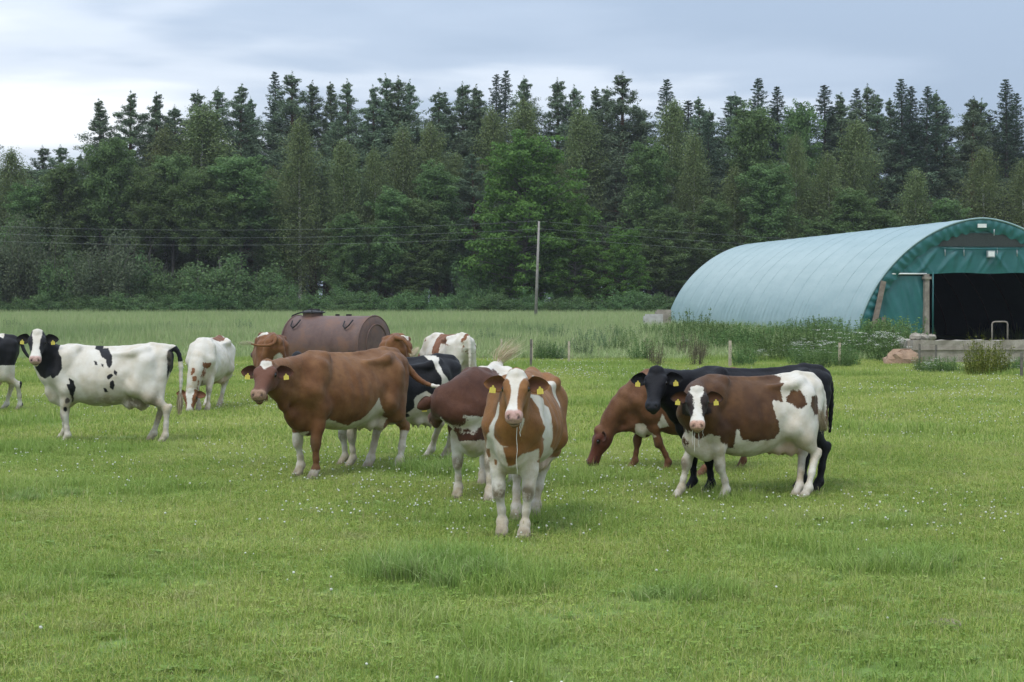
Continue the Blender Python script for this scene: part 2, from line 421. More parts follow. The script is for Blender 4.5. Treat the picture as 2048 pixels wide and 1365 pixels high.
def ear_mesh(root, E, Fd, Ud, Lh=.195, Wd=.070):
    """cupped ear: root, outward axis E, facing Fd, up Ud"""
    nu, nv = 12, 9; V = []; inner = []
    for side in (0, 1):
        for i in range(nu):
            u = i / (nu - 1)
            w = Wd * (math.sin(math.pi * (u * .80 + .20)) ** .62) * (1 - .10 * u) + .004
            w = w * (.52 + .48 * smooth(u / .30))
            for j in range(nv):
                v = -1 + 2 * j / (nv - 1)
                dep = -(1 - v * v) * w * (.60 - .30 * u) + .010 * (1 - u)
                p = root + E * (Lh * u) + Ud * (v * w - .006 * u) + Fd * (dep - (.012 if side else 0) * (1 - .9 * abs(v) ** 4) * (1 - .6 * u))
                V.append(p); inner.append(0 if side else (1 - abs(v) ** 3) * min(1, (1 - u) * 5))
    F = []
    for side in (0, 1):
        o = side * nu * nv
        for i in range(nu - 1):
            for j in range(nv - 1):
                q = (o + i * nv + j, o + (i + 1) * nv + j, o + (i + 1) * nv + j + 1, o + i * nv + j + 1)
                F.append(q if not side else q[::-1])
    o = nu * nv
    for i in range(nu - 1):
        for j in (0, nv - 1):
            F.append((i * nv + j, o + i * nv + j, o + (i + 1) * nv + j, (i + 1) * nv + j))
    for j in range(nv - 1):
        i = nu - 1; F.append((i * nv + j, o + i * nv + j, o + i * nv + j + 1, i * nv + j + 1))
    return np.array(V, f32), np.array(F), np.array(inner, f32)

def coat_mat(name, c_dark, c_dark2, white=(.60, .565, .50), muzzle=(.42, .26, .22), ear_in=(.05, .025, .018), amp=.035, face=None, sheen=.05):
    m, t, b = new_mat(name); oc = objc(t)
    A = lambda k: attr(t, k).outputs['Fac']
    nz = noise(t, oc, 14, 5, .62); big = noise(t, oc, 2.6, 4, .5)
    fine = noise(t, oc, 48, 4, .7)
    nz2 = math_node(t, 'ADD', math_node(t, 'MULTIPLY', nz, .62), math_node(t, 'MULTIPLY', fine, .38))
    fld = math_node(t, 'ADD', A('coat'), math_node(t, 'MULTIPLY', math_node(t, 'SUBTRACT', nz2, .5), amp * 2.6))
    k = math_node(t, 'ADD', math_node(t, 'MULTIPLY', fld, 90), .5, True)
    hairv = N(t, 'ShaderNodeMapping', inp={'Scale': (34, 50, 15)}); L(t, oc, hairv.inputs[0])
    hair = noise(t, hairv.outputs[0], 2.2, 3, .6)
    dk = mixc(t, ramp(t, big, [(.34, (0, 0, 0)), (.66, (1, 1, 1))], 'LINEAR'), c_dark, c_dark2)
    dk = mixc(t, ramp(t, noise(t, oc, 8, 5, .65), [(.30, (1, 1, 1)), (.62, (0, 0, 0))], 'LINEAR'), dk, mixc(t, 1.0, dk, (.66, .62, .60), 'MULTIPLY'))
    if face: dk = mixc(t, A('headw'), dk, face)
    dk = mixc(t, math_node(t, 'MULTIPLY', hair, .5), dk, mixc(t, 1.0, dk, (.62, .60, .60), 'MULTIPLY'))
    wh = mixc(t, ramp(t, noise(t, oc, 5, 4, .6), [(.40, (0, 0, 0)), (.75, (1, 1, 1))], 'LINEAR'), white, (white[0] * .80, white[1] * .74, white[2] * .64))
    wh = mixc(t, math_node(t, 'MULTIPLY', hair, .25), wh, (white[0] * .72, white[1] * .68, white[2] * .6))
    stn = math_node(t, 'MULTIPLY', A('low'), ramp(t, noise(t, oc, 4.5, 5, .65), [(.40, (0, 0, 0)), (.62, (.8, .8, .8))], 'LINEAR'))
    wh = mixc(t, stn, wh, (.34, .27, .17))
    c = mixc(t, k, wh, dk)
    c = mixc(t, A('pink'), c, (.50, .33, .27))
    c = mixc(t, A('earin'), c, ear_in)
    c = mixc(t, A('muz'), c, mixc(t, ramp(t, noise(t, oc, 45, 3, .6), [(.52, (0, 0, 0)), (.72, (.6, .6, .6))], 'LINEAR'), muzzle, (muzzle[0] * .35, muzzle[1] * .35, muzzle[2] * .35)))
    dn = math_node(t, 'MULTIPLY', A('dirt'), ramp(t, noise(t, oc, 11, 5, .65), [(.33, (0, 0, 0)), (.52, (1, 1, 1))], 'LINEAR'))
    c = mixc(t, dn, c, (.17, .135, .09))
    c = mixc(t, A('line'), c, (.02, .014, .012))
    c = mixc(t, A('hoof'), c, (.11, .09, .07))
    L(t, c, b.inputs['Base Color']); b.inputs['Roughness'].default_value = .62
    b.inputs['Specular IOR Level'].default_value = .16
    b.inputs['Sheen Weight'].default_value = sheen; b.inputs['Sheen Roughness'].default_value = .5
    bm = math_node(t, 'ADD', math_node(t, 'MULTIPLY', hair, .5), math_node(t, 'MULTIPLY', noise(t, oc, 7, 3, .5), 1.2))
    bm = math_node(t, 'ADD', bm, math_node(t, 'MULTIPLY', fine, .35))
    bump(t, b, bm, .55, .014)
    return m

eye_m, _t, _b = new_mat('eye_dark'); _b.inputs['Base Color'].default_value = (.008, .006, .006, 1); _b.inputs['Roughness'].default_value = .12; _b.inputs['Specular IOR Level'].default_value = .6
tag_m, _t, _b = new_mat('ear_tag_yellow'); _b.inputs['Roughness'].default_value = .45
_oc = objc(_t); _s = N(_t, 'ShaderNodeSeparateXYZ'); L(_t, _oc, _s.inputs[0])
# two rows of small dark digits printed on the tag: blocks broken up by noise
_row = math_node(_t, 'MAXIMUM', math_node(_t, 'COMPARE', _s.outputs[2], -.048), 0); _row.node.inputs[2].default_value = .007
_row2 = math_node(_t, 'COMPARE', _s.outputs[2], -.027); _row2.node.inputs[2].default_value = .0045
_dig = math_node(_t, 'GREATER_THAN', math_node(_t, 'SINE', math_node(_t, 'MULTIPLY', _s.outputs[1], 640)), -.1)
_in = math_node(_t, 'LESS_THAN', math_node(_t, 'ABSOLUTE', _s.outputs[1]), .022)
_k = math_node(_t, 'MULTIPLY', math_node(_t, 'MULTIPLY', math_node(_t, 'ADD', _row, _row2, True), _dig), _in)
L(_t, mixc(_t, math_node(_t, 'MULTIPLY', _k, .5), (.72, .60, .10), (.10, .08, .03)), _b.inputs['Base Color'])
def _tag_mesh():
    out = [(-.009, 0), (.009, 0), (.010, -.012), (.027, -.020), (.029, -.062), (.024, -.066), (-.024, -.066), (-.029, -.062), (-.027, -.020), (-.010, -.012)]
    n = len(out); vs = [(0.0015, y, z) for y, z in out] + [(-.0015, y, z) for y, z in out]
    fs = [tuple(range(n)), tuple(range(2 * n - 1, n - 1, -1))] + [(i, i + n, (i + 1) % n + n, (i + 1) % n) for i in range(n)]
    mb = MB(); mb.add(vs, fs)
    c = [(.004, .009 * math.cos(a), -.004 + .009 * math.sin(a)) for a in [k * math.pi / 4 for k in range(8)]]
    c2 = [(.0016, y, z) for _, y, z in c]; mb.add(c + c2, [tuple(range(8))] + [(i, i + 8, (i + 1) % 8 + 8, (i + 1) % 8) for i in range(8)])
    return mb.mesh('ear_tag')
TAG_ME = _tag_mesh(); TAG_ME.materials.append(tag_m)
def _eye_mesh():
    mb = MB(); n, m_ = 10, 7; vs = []; fs = []
    for i in range(m_):
        th = math.pi * i / (m_ - 1)
        for j in range(n):
            ph = 2 * math.pi * j / n; vs.append((0.024 * math.sin(th) * math.cos(ph), 0.024 * math.sin(th) * math.sin(ph), 0.024 * math.cos(th)))
    for i in range(m_ - 1):
        for j in range(n): fs.append((i * n + j, (i + 1) * n + j, (i + 1) * n + (j + 1) % n, i * n + (j + 1) % n))
    mb.add(vs, fs); return mb.mesh('eye', True)
EYE_ME = _eye_mesh(); EYE_ME.materials.append(eye_m)
def hair_mat(name, c1, c2):
    m, t, b = new_mat(name); L(t, mixc(t, attr(t, 'tint').outputs['Fac'], c1, c2), b.inputs['Base Color']); b.inputs['Roughness'].default_value = .6; return m
def switch_mesh(pts, n, length, spread, rng, flare=0):
    """tail switch: many thin tapering strands along a short curve of points"""
    C = cat_curve(pts, 8); V = []; F = []; T = []
    for k in range(n):
        o = rng.normal(0, 1, 3) * spread; st = rng.uniform(0, .35); w = rng.uniform(.002, .0042); tn = rng.uniform(0, 1)
        en = min(1, rng.uniform(.75, 1.0)); b = len(V); side = np.array([math.cos(k * 2.4), math.sin(k * 2.4), 0])
        for i in range(6):
            t = st + (en - st) * i / 5; j = t * 7; a = int(min(j, 6)); p = C[a] + (C[a + 1] - C[a]) * (j - a)
            p = p + o * (.25 + 1.0 * math.sin(math.pi * min(t * .75 + .1, 1)) + flare * t * t)
            ww = w * (1 - .85 * i / 5); V += [p - side * ww, p + side * ww]; T += [tn, tn]
        F += [(b + 2 * i, b + 2 * i + 1, b + 2 * i + 3, b + 2 * i + 2) for i in range(5)]
    return np_mesh('tail_switch', np.array(V), np.array(F), True, {'tint': np.array(T)})

COWS = {}
def build_cow(key, label, sp, mat, hair=None, h=.0145):
    """sp: psi heading (deg), scale, anchor ('front'|'rear', px, py), poll, az/pitch of the face, feet, tail, coat recipe"""
    psi = R(sp['psi']); c, s = math.cos(psi), math.sin(psi); sc = sp['scale']
    which, ax, ay = sp['anchor']; g = ground(ax, ay); lx = .55 if which == 'front' else -.80
    loc = Vector((g.x - c * lx * sc, g.y - s * lx * sc, -.018))
    az, pt = R(sp['az'] - sp['psi']), R(sp['pitch']); roll = R(sp.get('roll', 0))
    f = np.array([math.cos(az) * math.cos(pt), math.sin(az) * math.cos(pt), -math.sin(pt)])
    l = np.array([-math.sin(az), math.cos(az), 0.]); u = np.cross(f, l); l = l * math.cos(roll) + u * math.sin(roll)
    sp['f'], sp['l'] = f, l
    def tolocal(v): 
        d = Vector(v) - loc; return np.array([(d.x * c + d.y * s) / sc, (-d.x * s + d.y * c) / sc, d.z / sc])
    def plane_hit(px, py, axis, val):
        o_ = tolocal((0, 0, CZ)); d_ = tolocal(Vector((0, 0, CZ)) + ray(px, py)) - o_; t_ = (val - o_[axis]) / d_[axis]; return o_ + d_ * t_
    if 'pollpx' in sp: sp['poll'] = plane_hit(*sp['pollpx'][:2], 1, sp['pollpx'][2])
    if 'pollpxx' in sp: sp['poll'] = plane_hit(*sp['pollpxx'][:2], 0, sp['pollpxx'][2])
    if 'tailpx' in sp: sp['tail'] = TAIL[:sp.get('tailkeep', 1)] + [tuple(plane_hit(a, b_, ax_, v)) for a, b_, ax_, v in sp['tailpx']]
    if 'switchpx' in sp: sp['switch'] = [plane_hit(a, b_, 1, v) for a, b_, v in sp['switchpx']]
    feet = {}
    for k, (px, py) in sp.get('feetpx', {}).items():
        q = tolocal(ground(px, py)); feet[k] = (q[0] - .03 * (1 if k[0] == 'F' else -1) * 0, q[1])
    for k, v in sp.get('feet', {}).items(): feet[k] = v
    sp['feet'] = feet
    limbs, poll, H, T, Bu, Bl = cow_field(sp)
    pts = np.concatenate([np.array([x for seg in lm[0] for x in (seg[0], seg[1])]) for lm in limbs] + [np.array([[-.95, -.42, .0], [.8, .42, 1.45]]), (poll + H @ np.array([.54, 0, -.1]))[None], poll[None]])
    lo = pts.min(0) - .16; hi = pts.max(0) + .16; lo[2] = -.03
    V, F = surface_nets(lambda P: cow_sdf(P, limbs, poll, H, sp), lo, hi, h / sc)
    nb = len(V)
    Q = (V - poll) @ H
    # ears
    zw = np.array([0, 0, 1.]); fh = np.array([math.cos(az), math.sin(az), 0]); ears = []
    earin = np.zeros(nb); isear = np.zeros(nb)
    droop = sp.get('ear', (.0, .0))
    for i, sgn in enumerate((1, -1)):
        root = poll + H @ np.array([.045, sgn * .098 * sp.get('hs', .93), -.055]); E = l * sgn * 1.0 + zw * droop[i] - fh * .12; E /= np.linalg.norm(E)
        Fd = fh - E * (fh @ E) + zw * .05; Fd /= np.linalg.norm(Fd); Ud = np.cross(Fd, E) * (1 if True else 1)
        if Ud[2] < 0: Ud = -Ud
        ev, ef, inn = ear_mesh(root, E, Fd, Ud)
        F = np.concatenate([F, ef + len(V)]); V = np.concatenate([V, ev]); earin = np.concatenate([earin, inn]); isear = np.concatenate([isear, np.ones(len(ev))])
        ears.append((root, E, Fd, Ud))
    V = V.astype(f32); nV = len(V); Q = (V - poll.astype(f32)) @ H.astype(f32)
    hs = sp.get('hs', .93); Q = Q * np.array([1, 1 / hs, 1], f32)
    inhead = ((Q[:, 0] > -.02) & (np.abs(Q[:, 1]) < .17) & (Q[:, 2] > -.27) & (Q[:, 2] < .12) & (Q[:, 0] < .56)) & (isear < .5)
    sstep = lambda a, b, x: np.clip((x - a) / (b - a), 0, 1) ** 2 * (3 - 2 * np.clip((x - a) / (b - a), 0, 1))
    at_ = {k: np.zeros(nV, f32) for k in ('coat', 'pink', 'muz', 'dirt', 'line', 'hoof', 'headw')}
    at_['earin'] = earin * .92
    hw = np.where(inhead, 1, 0)
    at_['headw'] = np.where(isear > .5, 1, hw * sstep(-.02, .05, Q[:, 0]))
    at_['muz'] = hw * sstep(.412, .440, Q[:, 0] + .25 * np.clip(-Q[:, 2] - .07, 0, .1)) * sstep(-.16, -.13, Q[:, 2]) * sp.get('muzw', 1)
    nost = np.minimum(*[np.linalg.norm(Q - np.array([.480, sg * .048, -.048], f32), axis=1) for sg in (1, -1)])
    mouth = np.abs(Q[:, 2] + .120 - .06 * np.clip(.44 - Q[:, 0], 0, .2)) + .4 * np.clip(.33 - Q[:, 0], 0, 1)
    at_['line'] = hw * np.clip(np.where(Q[:, 0] > .30, sstep(.012, .005, mouth), 0) * .8 + sstep(.021, .013, nost) * .9 * (Q[:, 0] > .42), 0, 1)
    eyed = np.minimum(*[np.linalg.norm((Q - np.array([.135, sg * .124, -.036], f32)) * np.array([1, 1, 1.2], f32), axis=1) for sg in (1, -1)])
    at_['line'] = np.maximum(at_['line'], hw * sstep(.046, .026, eyed) * .9)
    at_['hoof'] = (V[:, 2] < .05).astype(f32) * .8
    uz = np.linalg.norm((V - np.array([-.45, 0, .56], f32)) / np.array([.27, .24, .18], f32), axis=1)
    at_['pink'] = sstep(1.05, .75, uz) * sp.get('pink', .7) * (V[:, 2] < .72)
    # dirt: knees, hocks, feet and whatever the recipe adds
    dirt = sstep(.16, .04, V[:, 2]) * .75
    for k, (bx, by) in FEET.items():
        fx, fy = sp['feet'].get(k, (bx, by))
        if k[0] == 'F':
            kn = np.array([.60 + (fx - bx) * .58 + sp.get('knee', {}).get(k, 0), by + (fy - by) * .58, .40], f32); dirt = np.maximum(dirt, sstep(.10, .04, np.linalg.norm(V - kn, axis=1)) * sp.get('knees', .8))
    for (cx, cy, cz, rad, amt) in sp.get('dirt', []):
        dirt = np.maximum(dirt, sstep(1, .35, np.linalg.norm((V - np.array([cx, cy, cz], f32)) / np.array(rad, f32), axis=1)) * amt)
    at_['dirt'] = dirt * sp.get('dirtw', 1)
    at_['low'] = sstep(1.05, .45, V[:, 2]) * np.where(inhead | (isear > .5), 0, 1)
    # coat field
    Wm = Matrix.Translation(loc) @ Matrix.Rotation(psi, 4, 'Z') @ Matrix.Scale(sc, 4)
    bvh = None; fld = np.full(nV, .2 if sp['base'] else -.2, f32)
    def hit(px, py):
        nonlocal bvh
        if bvh is None:
            bvh = BVHTree.FromPolygons(V.astype(float).tolist(), F.tolist(), epsilon=0)
        o = np.array(tolocal((0, 0, CZ))); d = tolocal(Vector((0, 0, CZ)) + ray(px, py) * 100) - o; d = Vector(d).normalized()
        r = bvh.ray_cast(Vector(o), d, 200)
        if r[0] is not None: return np.array(r[0])
        best = None                                  # the ray passes beside the cow: take the nearest surface point
        t0 = (Vector((0, 0, 1)) - Vector(o)).length
        for k in range(-30, 31):
            p = Vector(o) + d * (t0 + k * .05); r = bvh.find_nearest(p)
            if r[0] is not None and (best is None or r[3] < best[1]): best = (r[0] + (p - r[0]) * 1.0, r[3])
        return np.array(best[0])
    for op in sp['coat']:
        mode, reg = op[0], op[1]; sign = 1 if mode[0] == 'a' else -1
        if mode.endswith('px'): P3 = np.array([hit(*q) for q in op[2]])
        if reg in 'LRB':
            pl = P3[:, [0, 2]] if mode.endswith('px') else op[2]
            d = poly_sd(V[:, [0, 2]], pl); m = V[:, 1] * (1 if reg == 'L' else -1) if reg != 'B' else np.full(nV, 1.)
            d = np.minimum(d, (m + .015) * 1.0); d = np.where(inhead | (isear > .5), -.3, d)
            if len(op) > 3: d = np.where(V[:, 0] * op[3][0] > op[3][1], d, -.3)
        elif reg == 'F':
            pl = P3[:, [1, 2]] if mode.endswith('px') else op[2]
            d = poly_sd(V[:, [1, 2]], pl); lim = op[3] if len(op) > 3 else .45
            d = np.minimum(d, V[:, 0] - lim); d = np.where(inhead | (isear > .5), -.3, d)
        elif reg == 'T':
            d = poly_sd(V[:, [0, 1]], op[2]); d = np.minimum(d, V[:, 2] - op[3])
        elif reg == 'H':
            d = poly_sd(Q[:, [1, 0]], op[2]); d = np.minimum(d, Q[:, 2] + (op[3] if len(op) > 3 else .12)); d = np.where(inhead, d, -.3)
        elif reg == 'HB':                           # whole head
            d = np.where(inhead | (isear > .5), .2, -.2)
        elif reg == 'EAR': d = np.where(isear > .5, .2, -.2)
        elif reg == 'S':                            # blob: centre, radii
            cc, rr = op[2], op[3]; d = (1 - np.linalg.norm((V - np.array(cc, f32)) / np.array(rr, f32), axis=1)) * min(rr)
            d = np.where(inhead & (not (len(op) > 4)), -.3, d)
        elif reg == 'BLZ':                          # band below a height
            d = (op[2] - V[:, 2]); d = np.where(inhead | (isear > .5), -.3, d)
            if len(op) > 3: d = np.minimum(d, op[3](V))
        fld = np.maximum(fld, d) if sign > 0 else np.minimum(fld, -d)
    at_['coat'] = np.clip(fld, -.2, .2)
    me = np_mesh('cow', V, F, True, at_)
    o = link('cow', me, mat); o.location = loc; o.rotation_euler = (0, 0, psi); o.scale = (sc,) * 3
    tag(o, label, 'cow')
    for sgn in (1, -1):
        e = link('eye', EYE_ME, None, o); e.location = poll + H @ np.array([.135, sgn * .115 * sp.get('hs', .93), -.034])
    tags = sp.get('tags', (1, 1))
    for (root, E, Fd, Ud), on in zip(ears, tags):
        if not on: continue
        e = link('ear_tag', TAG_ME, None, o); p = root + E * .112 + Fd * .006 - Ud * .020; e.location = p
        zt = np.array([0, 0, 1.]) * .9 + Ud * .3 - E * .12; x = Fd; y = np.cross(zt, x); y /= np.linalg.norm(y); z = np.cross(x, y)
        e.rotation_euler = Matrix(np.stack([x, y, z], 1).tolist()).to_euler(); e.scale = (.92,) * 3
    if hair:
        rng = np.random.default_rng(sum(map(ord, key)))
        pts = sp.get('switch') or [T[-1], T[-1] + [0, 0, -.1], T[-1] + [.01, 0, -.22], T[-1] + [.02, 0, -.32]]
        sw = link('tail_switch', switch_mesh(pts, 220, .3, sp.get('spread', .022), rng, sp.get('flare', 0)), hair, o)
    COWS[key] = (o, poll, H, loc)
    return o
# ------------------------------------------------------------------ the herd
switch_pale = hair_mat('tail_hair_pale', (.66, .58, .42), (.50, .41, .27))
switch_dirty = hair_mat('tail_hair_dirty', (.46, .38, .27), (.26, .20, .13))
BLK, BLK2 = (.010, .010, .012), (.016, .016, .019)
m_holstein = coat_mat('coat_black_white', BLK, BLK2, muzzle=(.50, .32, .28), ear_in=(.015, .013, .013), amp=.022)
m_black = coat_mat('coat_black', sheen=.02, c_dark=(.006, .006, .008), c_dark2=(.010, .010, .013), muzzle=(.022, .024, .030), ear_in=(.006, .006, .007))
m_brown = coat_mat('coat_brown', (.140, .058, .020), (.235, .118, .050), muzzle=(.29, .18, .12), ear_in=(.040, .016, .010), face=(.125, .052, .030), amp=.030)
m_tan = coat_mat('coat_tan_white', (.225, .098, .030), (.270, .128, .043), muzzle=(.47, .29, .25), ear_in=(.07, .028, .016), amp=.016)
m_red = coat_mat('coat_red_white', (.082, .034, .020), (.105, .044, .025), muzzle=(.40, .24, .2), ear_in=(.02, .01, .008), amp=.045)
m_graze = coat_mat('coat_red_brown', (.135, .058, .026), (.185, .090, .042), muzzle=(.10, .05, .035), ear_in=(.05, .02, .012), face=(.105, .034, .020), amp=.03)
m_dark = coat_mat('coat_dark_brown_white', (.058, .026, .012), (.135, .065, .026), muzzle=(.50, .30, .23), ear_in=(.075, .030, .012), face=(.022, .014, .011), amp=.055)
m_pied = coat_mat('coat_white_red_spots', (.24, .10, .044), (.20, .084, .038), muzzle=(.5, .34, .28), ear_in=(.16, .07, .04), amp=.05)
m_rump = coat_mat('coat_fawn', (.235, .105, .042), (.175, .072, .030), muzzle=(.1, .06, .05), ear_in=(.05, .02, .01), face=(.07, .028, .016), amp=.03)

build_cow('B', 'white cow with black neck and small black flank spots, head turned', dict(psi=181, scale=1.02, anchor=('front', 132, 886), pollpx=(75, 668, .24), az=279, pitch=42,
    feetpx={'FL': (134, 888), 'FR': (127, 879), 'HL': (327, 889), 'HR': (303, 884)}, ear=(-.02, .06), base=False, pink=.15, udder=.95,
    tail=[(-.86, 0, 1.345), (-.97, 0, 1.345), (-1.045, 0, 1.22), (-1.06, 0, .95), (-1.05, 0, .72)], spread=.015,
    dirt=[(-.1, .2, .60, (.5, .25, .13), .6), (-.5, .1, .62, (.3, .3, .2), .9), (-.62, .2, .75, (.16, .15, .2), .8), (-.84, 0, .32, (.22, .4, .40), .95), (-.70, .22, .62, (.2, .2, .2), .8), (-.9, .1, 1.2, (.1, .15, .15), .5), (.4, .2, .62, (.2, .2, .08), .3)],
    coat=[('add', 'HB'), ('addpx', 'B', [(116, 686), (116, 703), (123, 715), (124, 736), (117, 750), (106, 758), (101, 752), (91, 758), (81, 753), (76, 745), (70, 735), (60, 715), (50, 690), (80, 660)], (1, .3)),
          ('sub', 'H', [(-.07, -.09), (.07, -.09), (.072, .05), (.055, .14), (.048, .28), (.085, .38), (.12, .55), (-.12, .55), (-.085, .38), (-.048, .28), (-.055, .14), (-.072, .05)], .3),
          ('addpx', 'L', [(199, 697), (216, 697), (224, 712), (224, 731), (219, 736), (213, 731), (212, 719), (204, 715), (197, 701)]),
          ('add', 'T', [(.13, -.1), (.02, -.12), (.01, .06), (.06, .11), (.12, .08)], 1.2),
          ('addpx', 'L', [(187, 722), (193, 723), (195, 731), (190, 730)]), ('addpx', 'L', [(202, 727), (208, 729), (207, 736), (203, 733)]),
          ('addpx', 'L', [(228, 740), (234, 745), (233, 752), (228, 748)]), ('addpx', 'L', [(214, 753), (219, 749), (224, 748), (226, 752), (218, 760), (214, 757)]),
          ('addpx', 'L', [(220, 764), (226, 761), (230, 770), (226, 780), (219, 775)]), ('addpx', 'L', [(206, 776), (212, 777), (217, 785), (209, 785)]),
          ('addpx', 'L', [(138, 757), (142, 759), (148, 762), (149, 771), (152, 775), (149, 785), (148, 799), (145, 806), (142, 792), (137, 780), (133, 769), (139, 768)]),
          ('add', 'S', (.475, .20, .62), (.03, .09, .045)), ('add', 'S', (.50, .19, .50), (.025, .09, .04)),
          ('add', 'B', [(-.90, 1.32), (-1.1, 1.45), (-1.1, 1.16), (-1.0, 1.15), (-.95, .9), (-.90, .85), (-.90, 1.1)]),
          ('sub', 'B', [(-1.02, 1.12), (-1.3, 1.12), (-1.3, .2), (-1.02, .2)])]), m_holstein, switch_dirty)
build_cow('A', 'black cow with white legs, mostly cut off, behind white cow with black neck', dict(psi=184, scale=1.02, anchor=('rear', 22, 824), poll=(1.1, .05, 1.45), az=184, pitch=35,
    feetpx={'HL': (38, 823), 'HR': (10, 821)}, base=True, pink=.8, udder=1.15, tail=[(-.86, 0, 1.345), (-.97, 0, 1.30), (-1.04, .02, 1.13), (-1.12, .03, 1.0)],
    coat=[('sub', 'BLZ', .86, lambda V: (V[:, 0] + .97)), ('sub', 'T', [(-.15, -.3), (-.7, -.3), (-.7, .12), (-.3, .10)], 1.28)]), m_holstein, None, .02)
build_cow('C', 'white cow with rusty brown spots grazing alone with head down', dict(psi=264, scale=.98, anchor=('front', 404, 822), pollpxx=(381, 782, .98), az=266, pitch=66, graze=1,
    feetpx={'FL': (416, 823), 'FR': (398, 823), 'HL': (440, 815), 'HR': (412, 814)}, ear=(-.1, .1), base=False, tags=(0, 0),
    coat=[('add', 'HB'), ('sub', 'H', [(-.08, -.09), (.08, -.09), (.085, .05), (.06, .14), (.04, .28), (.085, .40), (.12, .55), (-.12, .55), (-.085, .40), (-.04, .28), (-.06, .14), (-.085, .05)], .3),
          ('addpx', 'F', [(405, 726), (422, 726), (421, 734), (411, 738), (410, 750), (407, 757), (403, 745), (407, 736)], .3), ('addpx', 'F', [(384, 737), (390, 737), (390, 745), (384, 752), (381, 750)], .3),
          ('addpx', 'F', [(384, 753), (394, 753), (392, 762), (384, 762)], .3), ('addpx', 'F', [(396, 762), (404, 762), (406, 773), (398, 783), (393, 775)], .3),
          ('add', 'T', [(.0, -.02), (-.3, -.06), (-.75, -.02), (-.7, .16), (-.3, .12)], 1.24)]), m_pied, switch_dirty, .019)
build_cow('D', 'large brown cow with white heart-shaped mark on its forehead', dict(psi=231, scale=1.05, anchor=('front', 614, 957), pollpx=(534, 731, .16), az=263, pitch=31,
    feetpx={'FL': (630, 960), 'FR': (601, 953), 'HL': (797, 942), 'HR': (737, 939)}, ear=(.0, .02), base=True, fat=.12, deep=.015, thick=.97, pink=.25, udder=.95, knees=.3,
    tailpx=[(815, 735, 0, -.97), (834, 757, 0, -1.02), (858, 770, 0, -1.0), (888, 776, 0, -.95)], tailkeep=1,
    coat=[('sub', 'H', [(-.055, -.005), (-.066, .035), (-.03, .085), (0, .125), (.035, .085), (.070, .035), (.055, -.005), (0, .012)]),
          ('subpx', 'B', [(650, 849), (658, 840), (684, 849), (697, 852), (705, 845), (721, 840), (739, 824), (758, 795), (763, 811), (766, 827), (774, 837), (766, 853), (745, 872), (710, 872), (660, 866)], (-1, -.42)),
          ('sub', 'BLZ', .47, lambda V: (-V[:, 0] - .3)), ('sub', 'BLZ', .13), ('sub', 'BLZ', .50, lambda V: np.minimum(-V[:, 1] + .02, V[:, 0] - .2)),
          ('add', 'S', (.58, -.16, .26), (.08, .05, .05)), ('subpx', 'F', [(592, 869), (608, 864), (618, 864), (600, 879)], .3), ('sub', 'S', (-.97, .66, 1.10), (.3, .22, .35))]), m_brown, None, .0135)
build_cow('G', 'black and white cow standing behind the large brown cow', dict(psi=204, scale=.975, anchor=('front', 696, 934), pollpx=(594, 714, .0), az=200, pitch=30,
    feetpx={'FL': (704, 936), 'FR': (688, 932), 'HL': (892, 918), 'HR': (858, 916)}, base=True, pink=.15, udder=.8, tail=[(-.86, 0, 1.345), (-.95, -.05, 1.27), (-.97, -.12, 1.08), (-.96, -.16, .9)],
    coat=[('subpx', 'L', [(848, 712), (873, 712), (877, 727), (887, 748), (898, 763), (897, 773), (882, 770), (884, 758), (871, 737), (858, 721)]),
          ('subpx', 'L', [(853, 782), (834, 792), (828, 800), (829, 816), (813, 827), (821, 832), (800, 841), (790, 880), (850, 880), (890, 865), (878, 800)]), ('sub', 'BLZ', .62)]), m_holstein, None, .0155)
build_cow('E', 'brown cow seen from behind, left of the rusty tank, tail swung aside', dict(psi=104, scale=1.0, anchor=('rear', 548, 806), pollpxx=(522, 672, .95), az=205, pitch=58, base=True, tags=(0, 0), thick=1.15,
    tail=[(-.86, 0, 1.345), (-.97, -.02, 1.30), (-1.02, .06, 1.19), (-1.0, .30, 1.17), (-.98, .46, 1.20)], switch=[(-.98, .42, 1.195), (-.97, .5, 1.21), (-.96, .62, 1.22), (-.95, .74, 1.24)],
    coat=[('sub', 'S', (-.9, -.08, .72), (.3, .13, .30)), ('sub', 'T', [(.2, 0), (.5, 0), (.5, .2), (.2, .2)], 1.2)], pink=.2), m_rump, switch_pale, .019)
build_cow('H', 'brown cow seen from behind with white udder, at the end of the rusty tank', dict(psi=92, scale=1.0, anchor=('rear', 791, 810), poll=(1.1, .0, .62), az=91, pitch=55, graze=1, base=True, tags=(0, 0),
    tail=[(-.86, 0, 1.345), (-.97, -.04, 1.33), (-1.0, -.18, 1.28), (-.99, -.27, 1.12), (-.97, -.31, 1.02)], switch=[(-.97, -.30, 1.04), (-.95, -.33, .98), (-.9, -.40, 1.08), (-.88, -.46, 1.16)],
    coat=[('sub', 'S', (-.9, .0, .78), (.3, .085, .32)), ('sub', 'L', [(-.75, 1.14), (-.70, 1.10), (-.55, .7), (-.80, .75)]), ('sub', 'R', [(-.75, .96), (-.70, .95), (-.6, .6), (-.80, .6)]),
          ('sub', 'T', [(-.2, -.25), (-.65, -.25), (-.65, -.1), (-.2, -.1)], 1.28)], pink=.2), m_rump, switch_pale, .019)
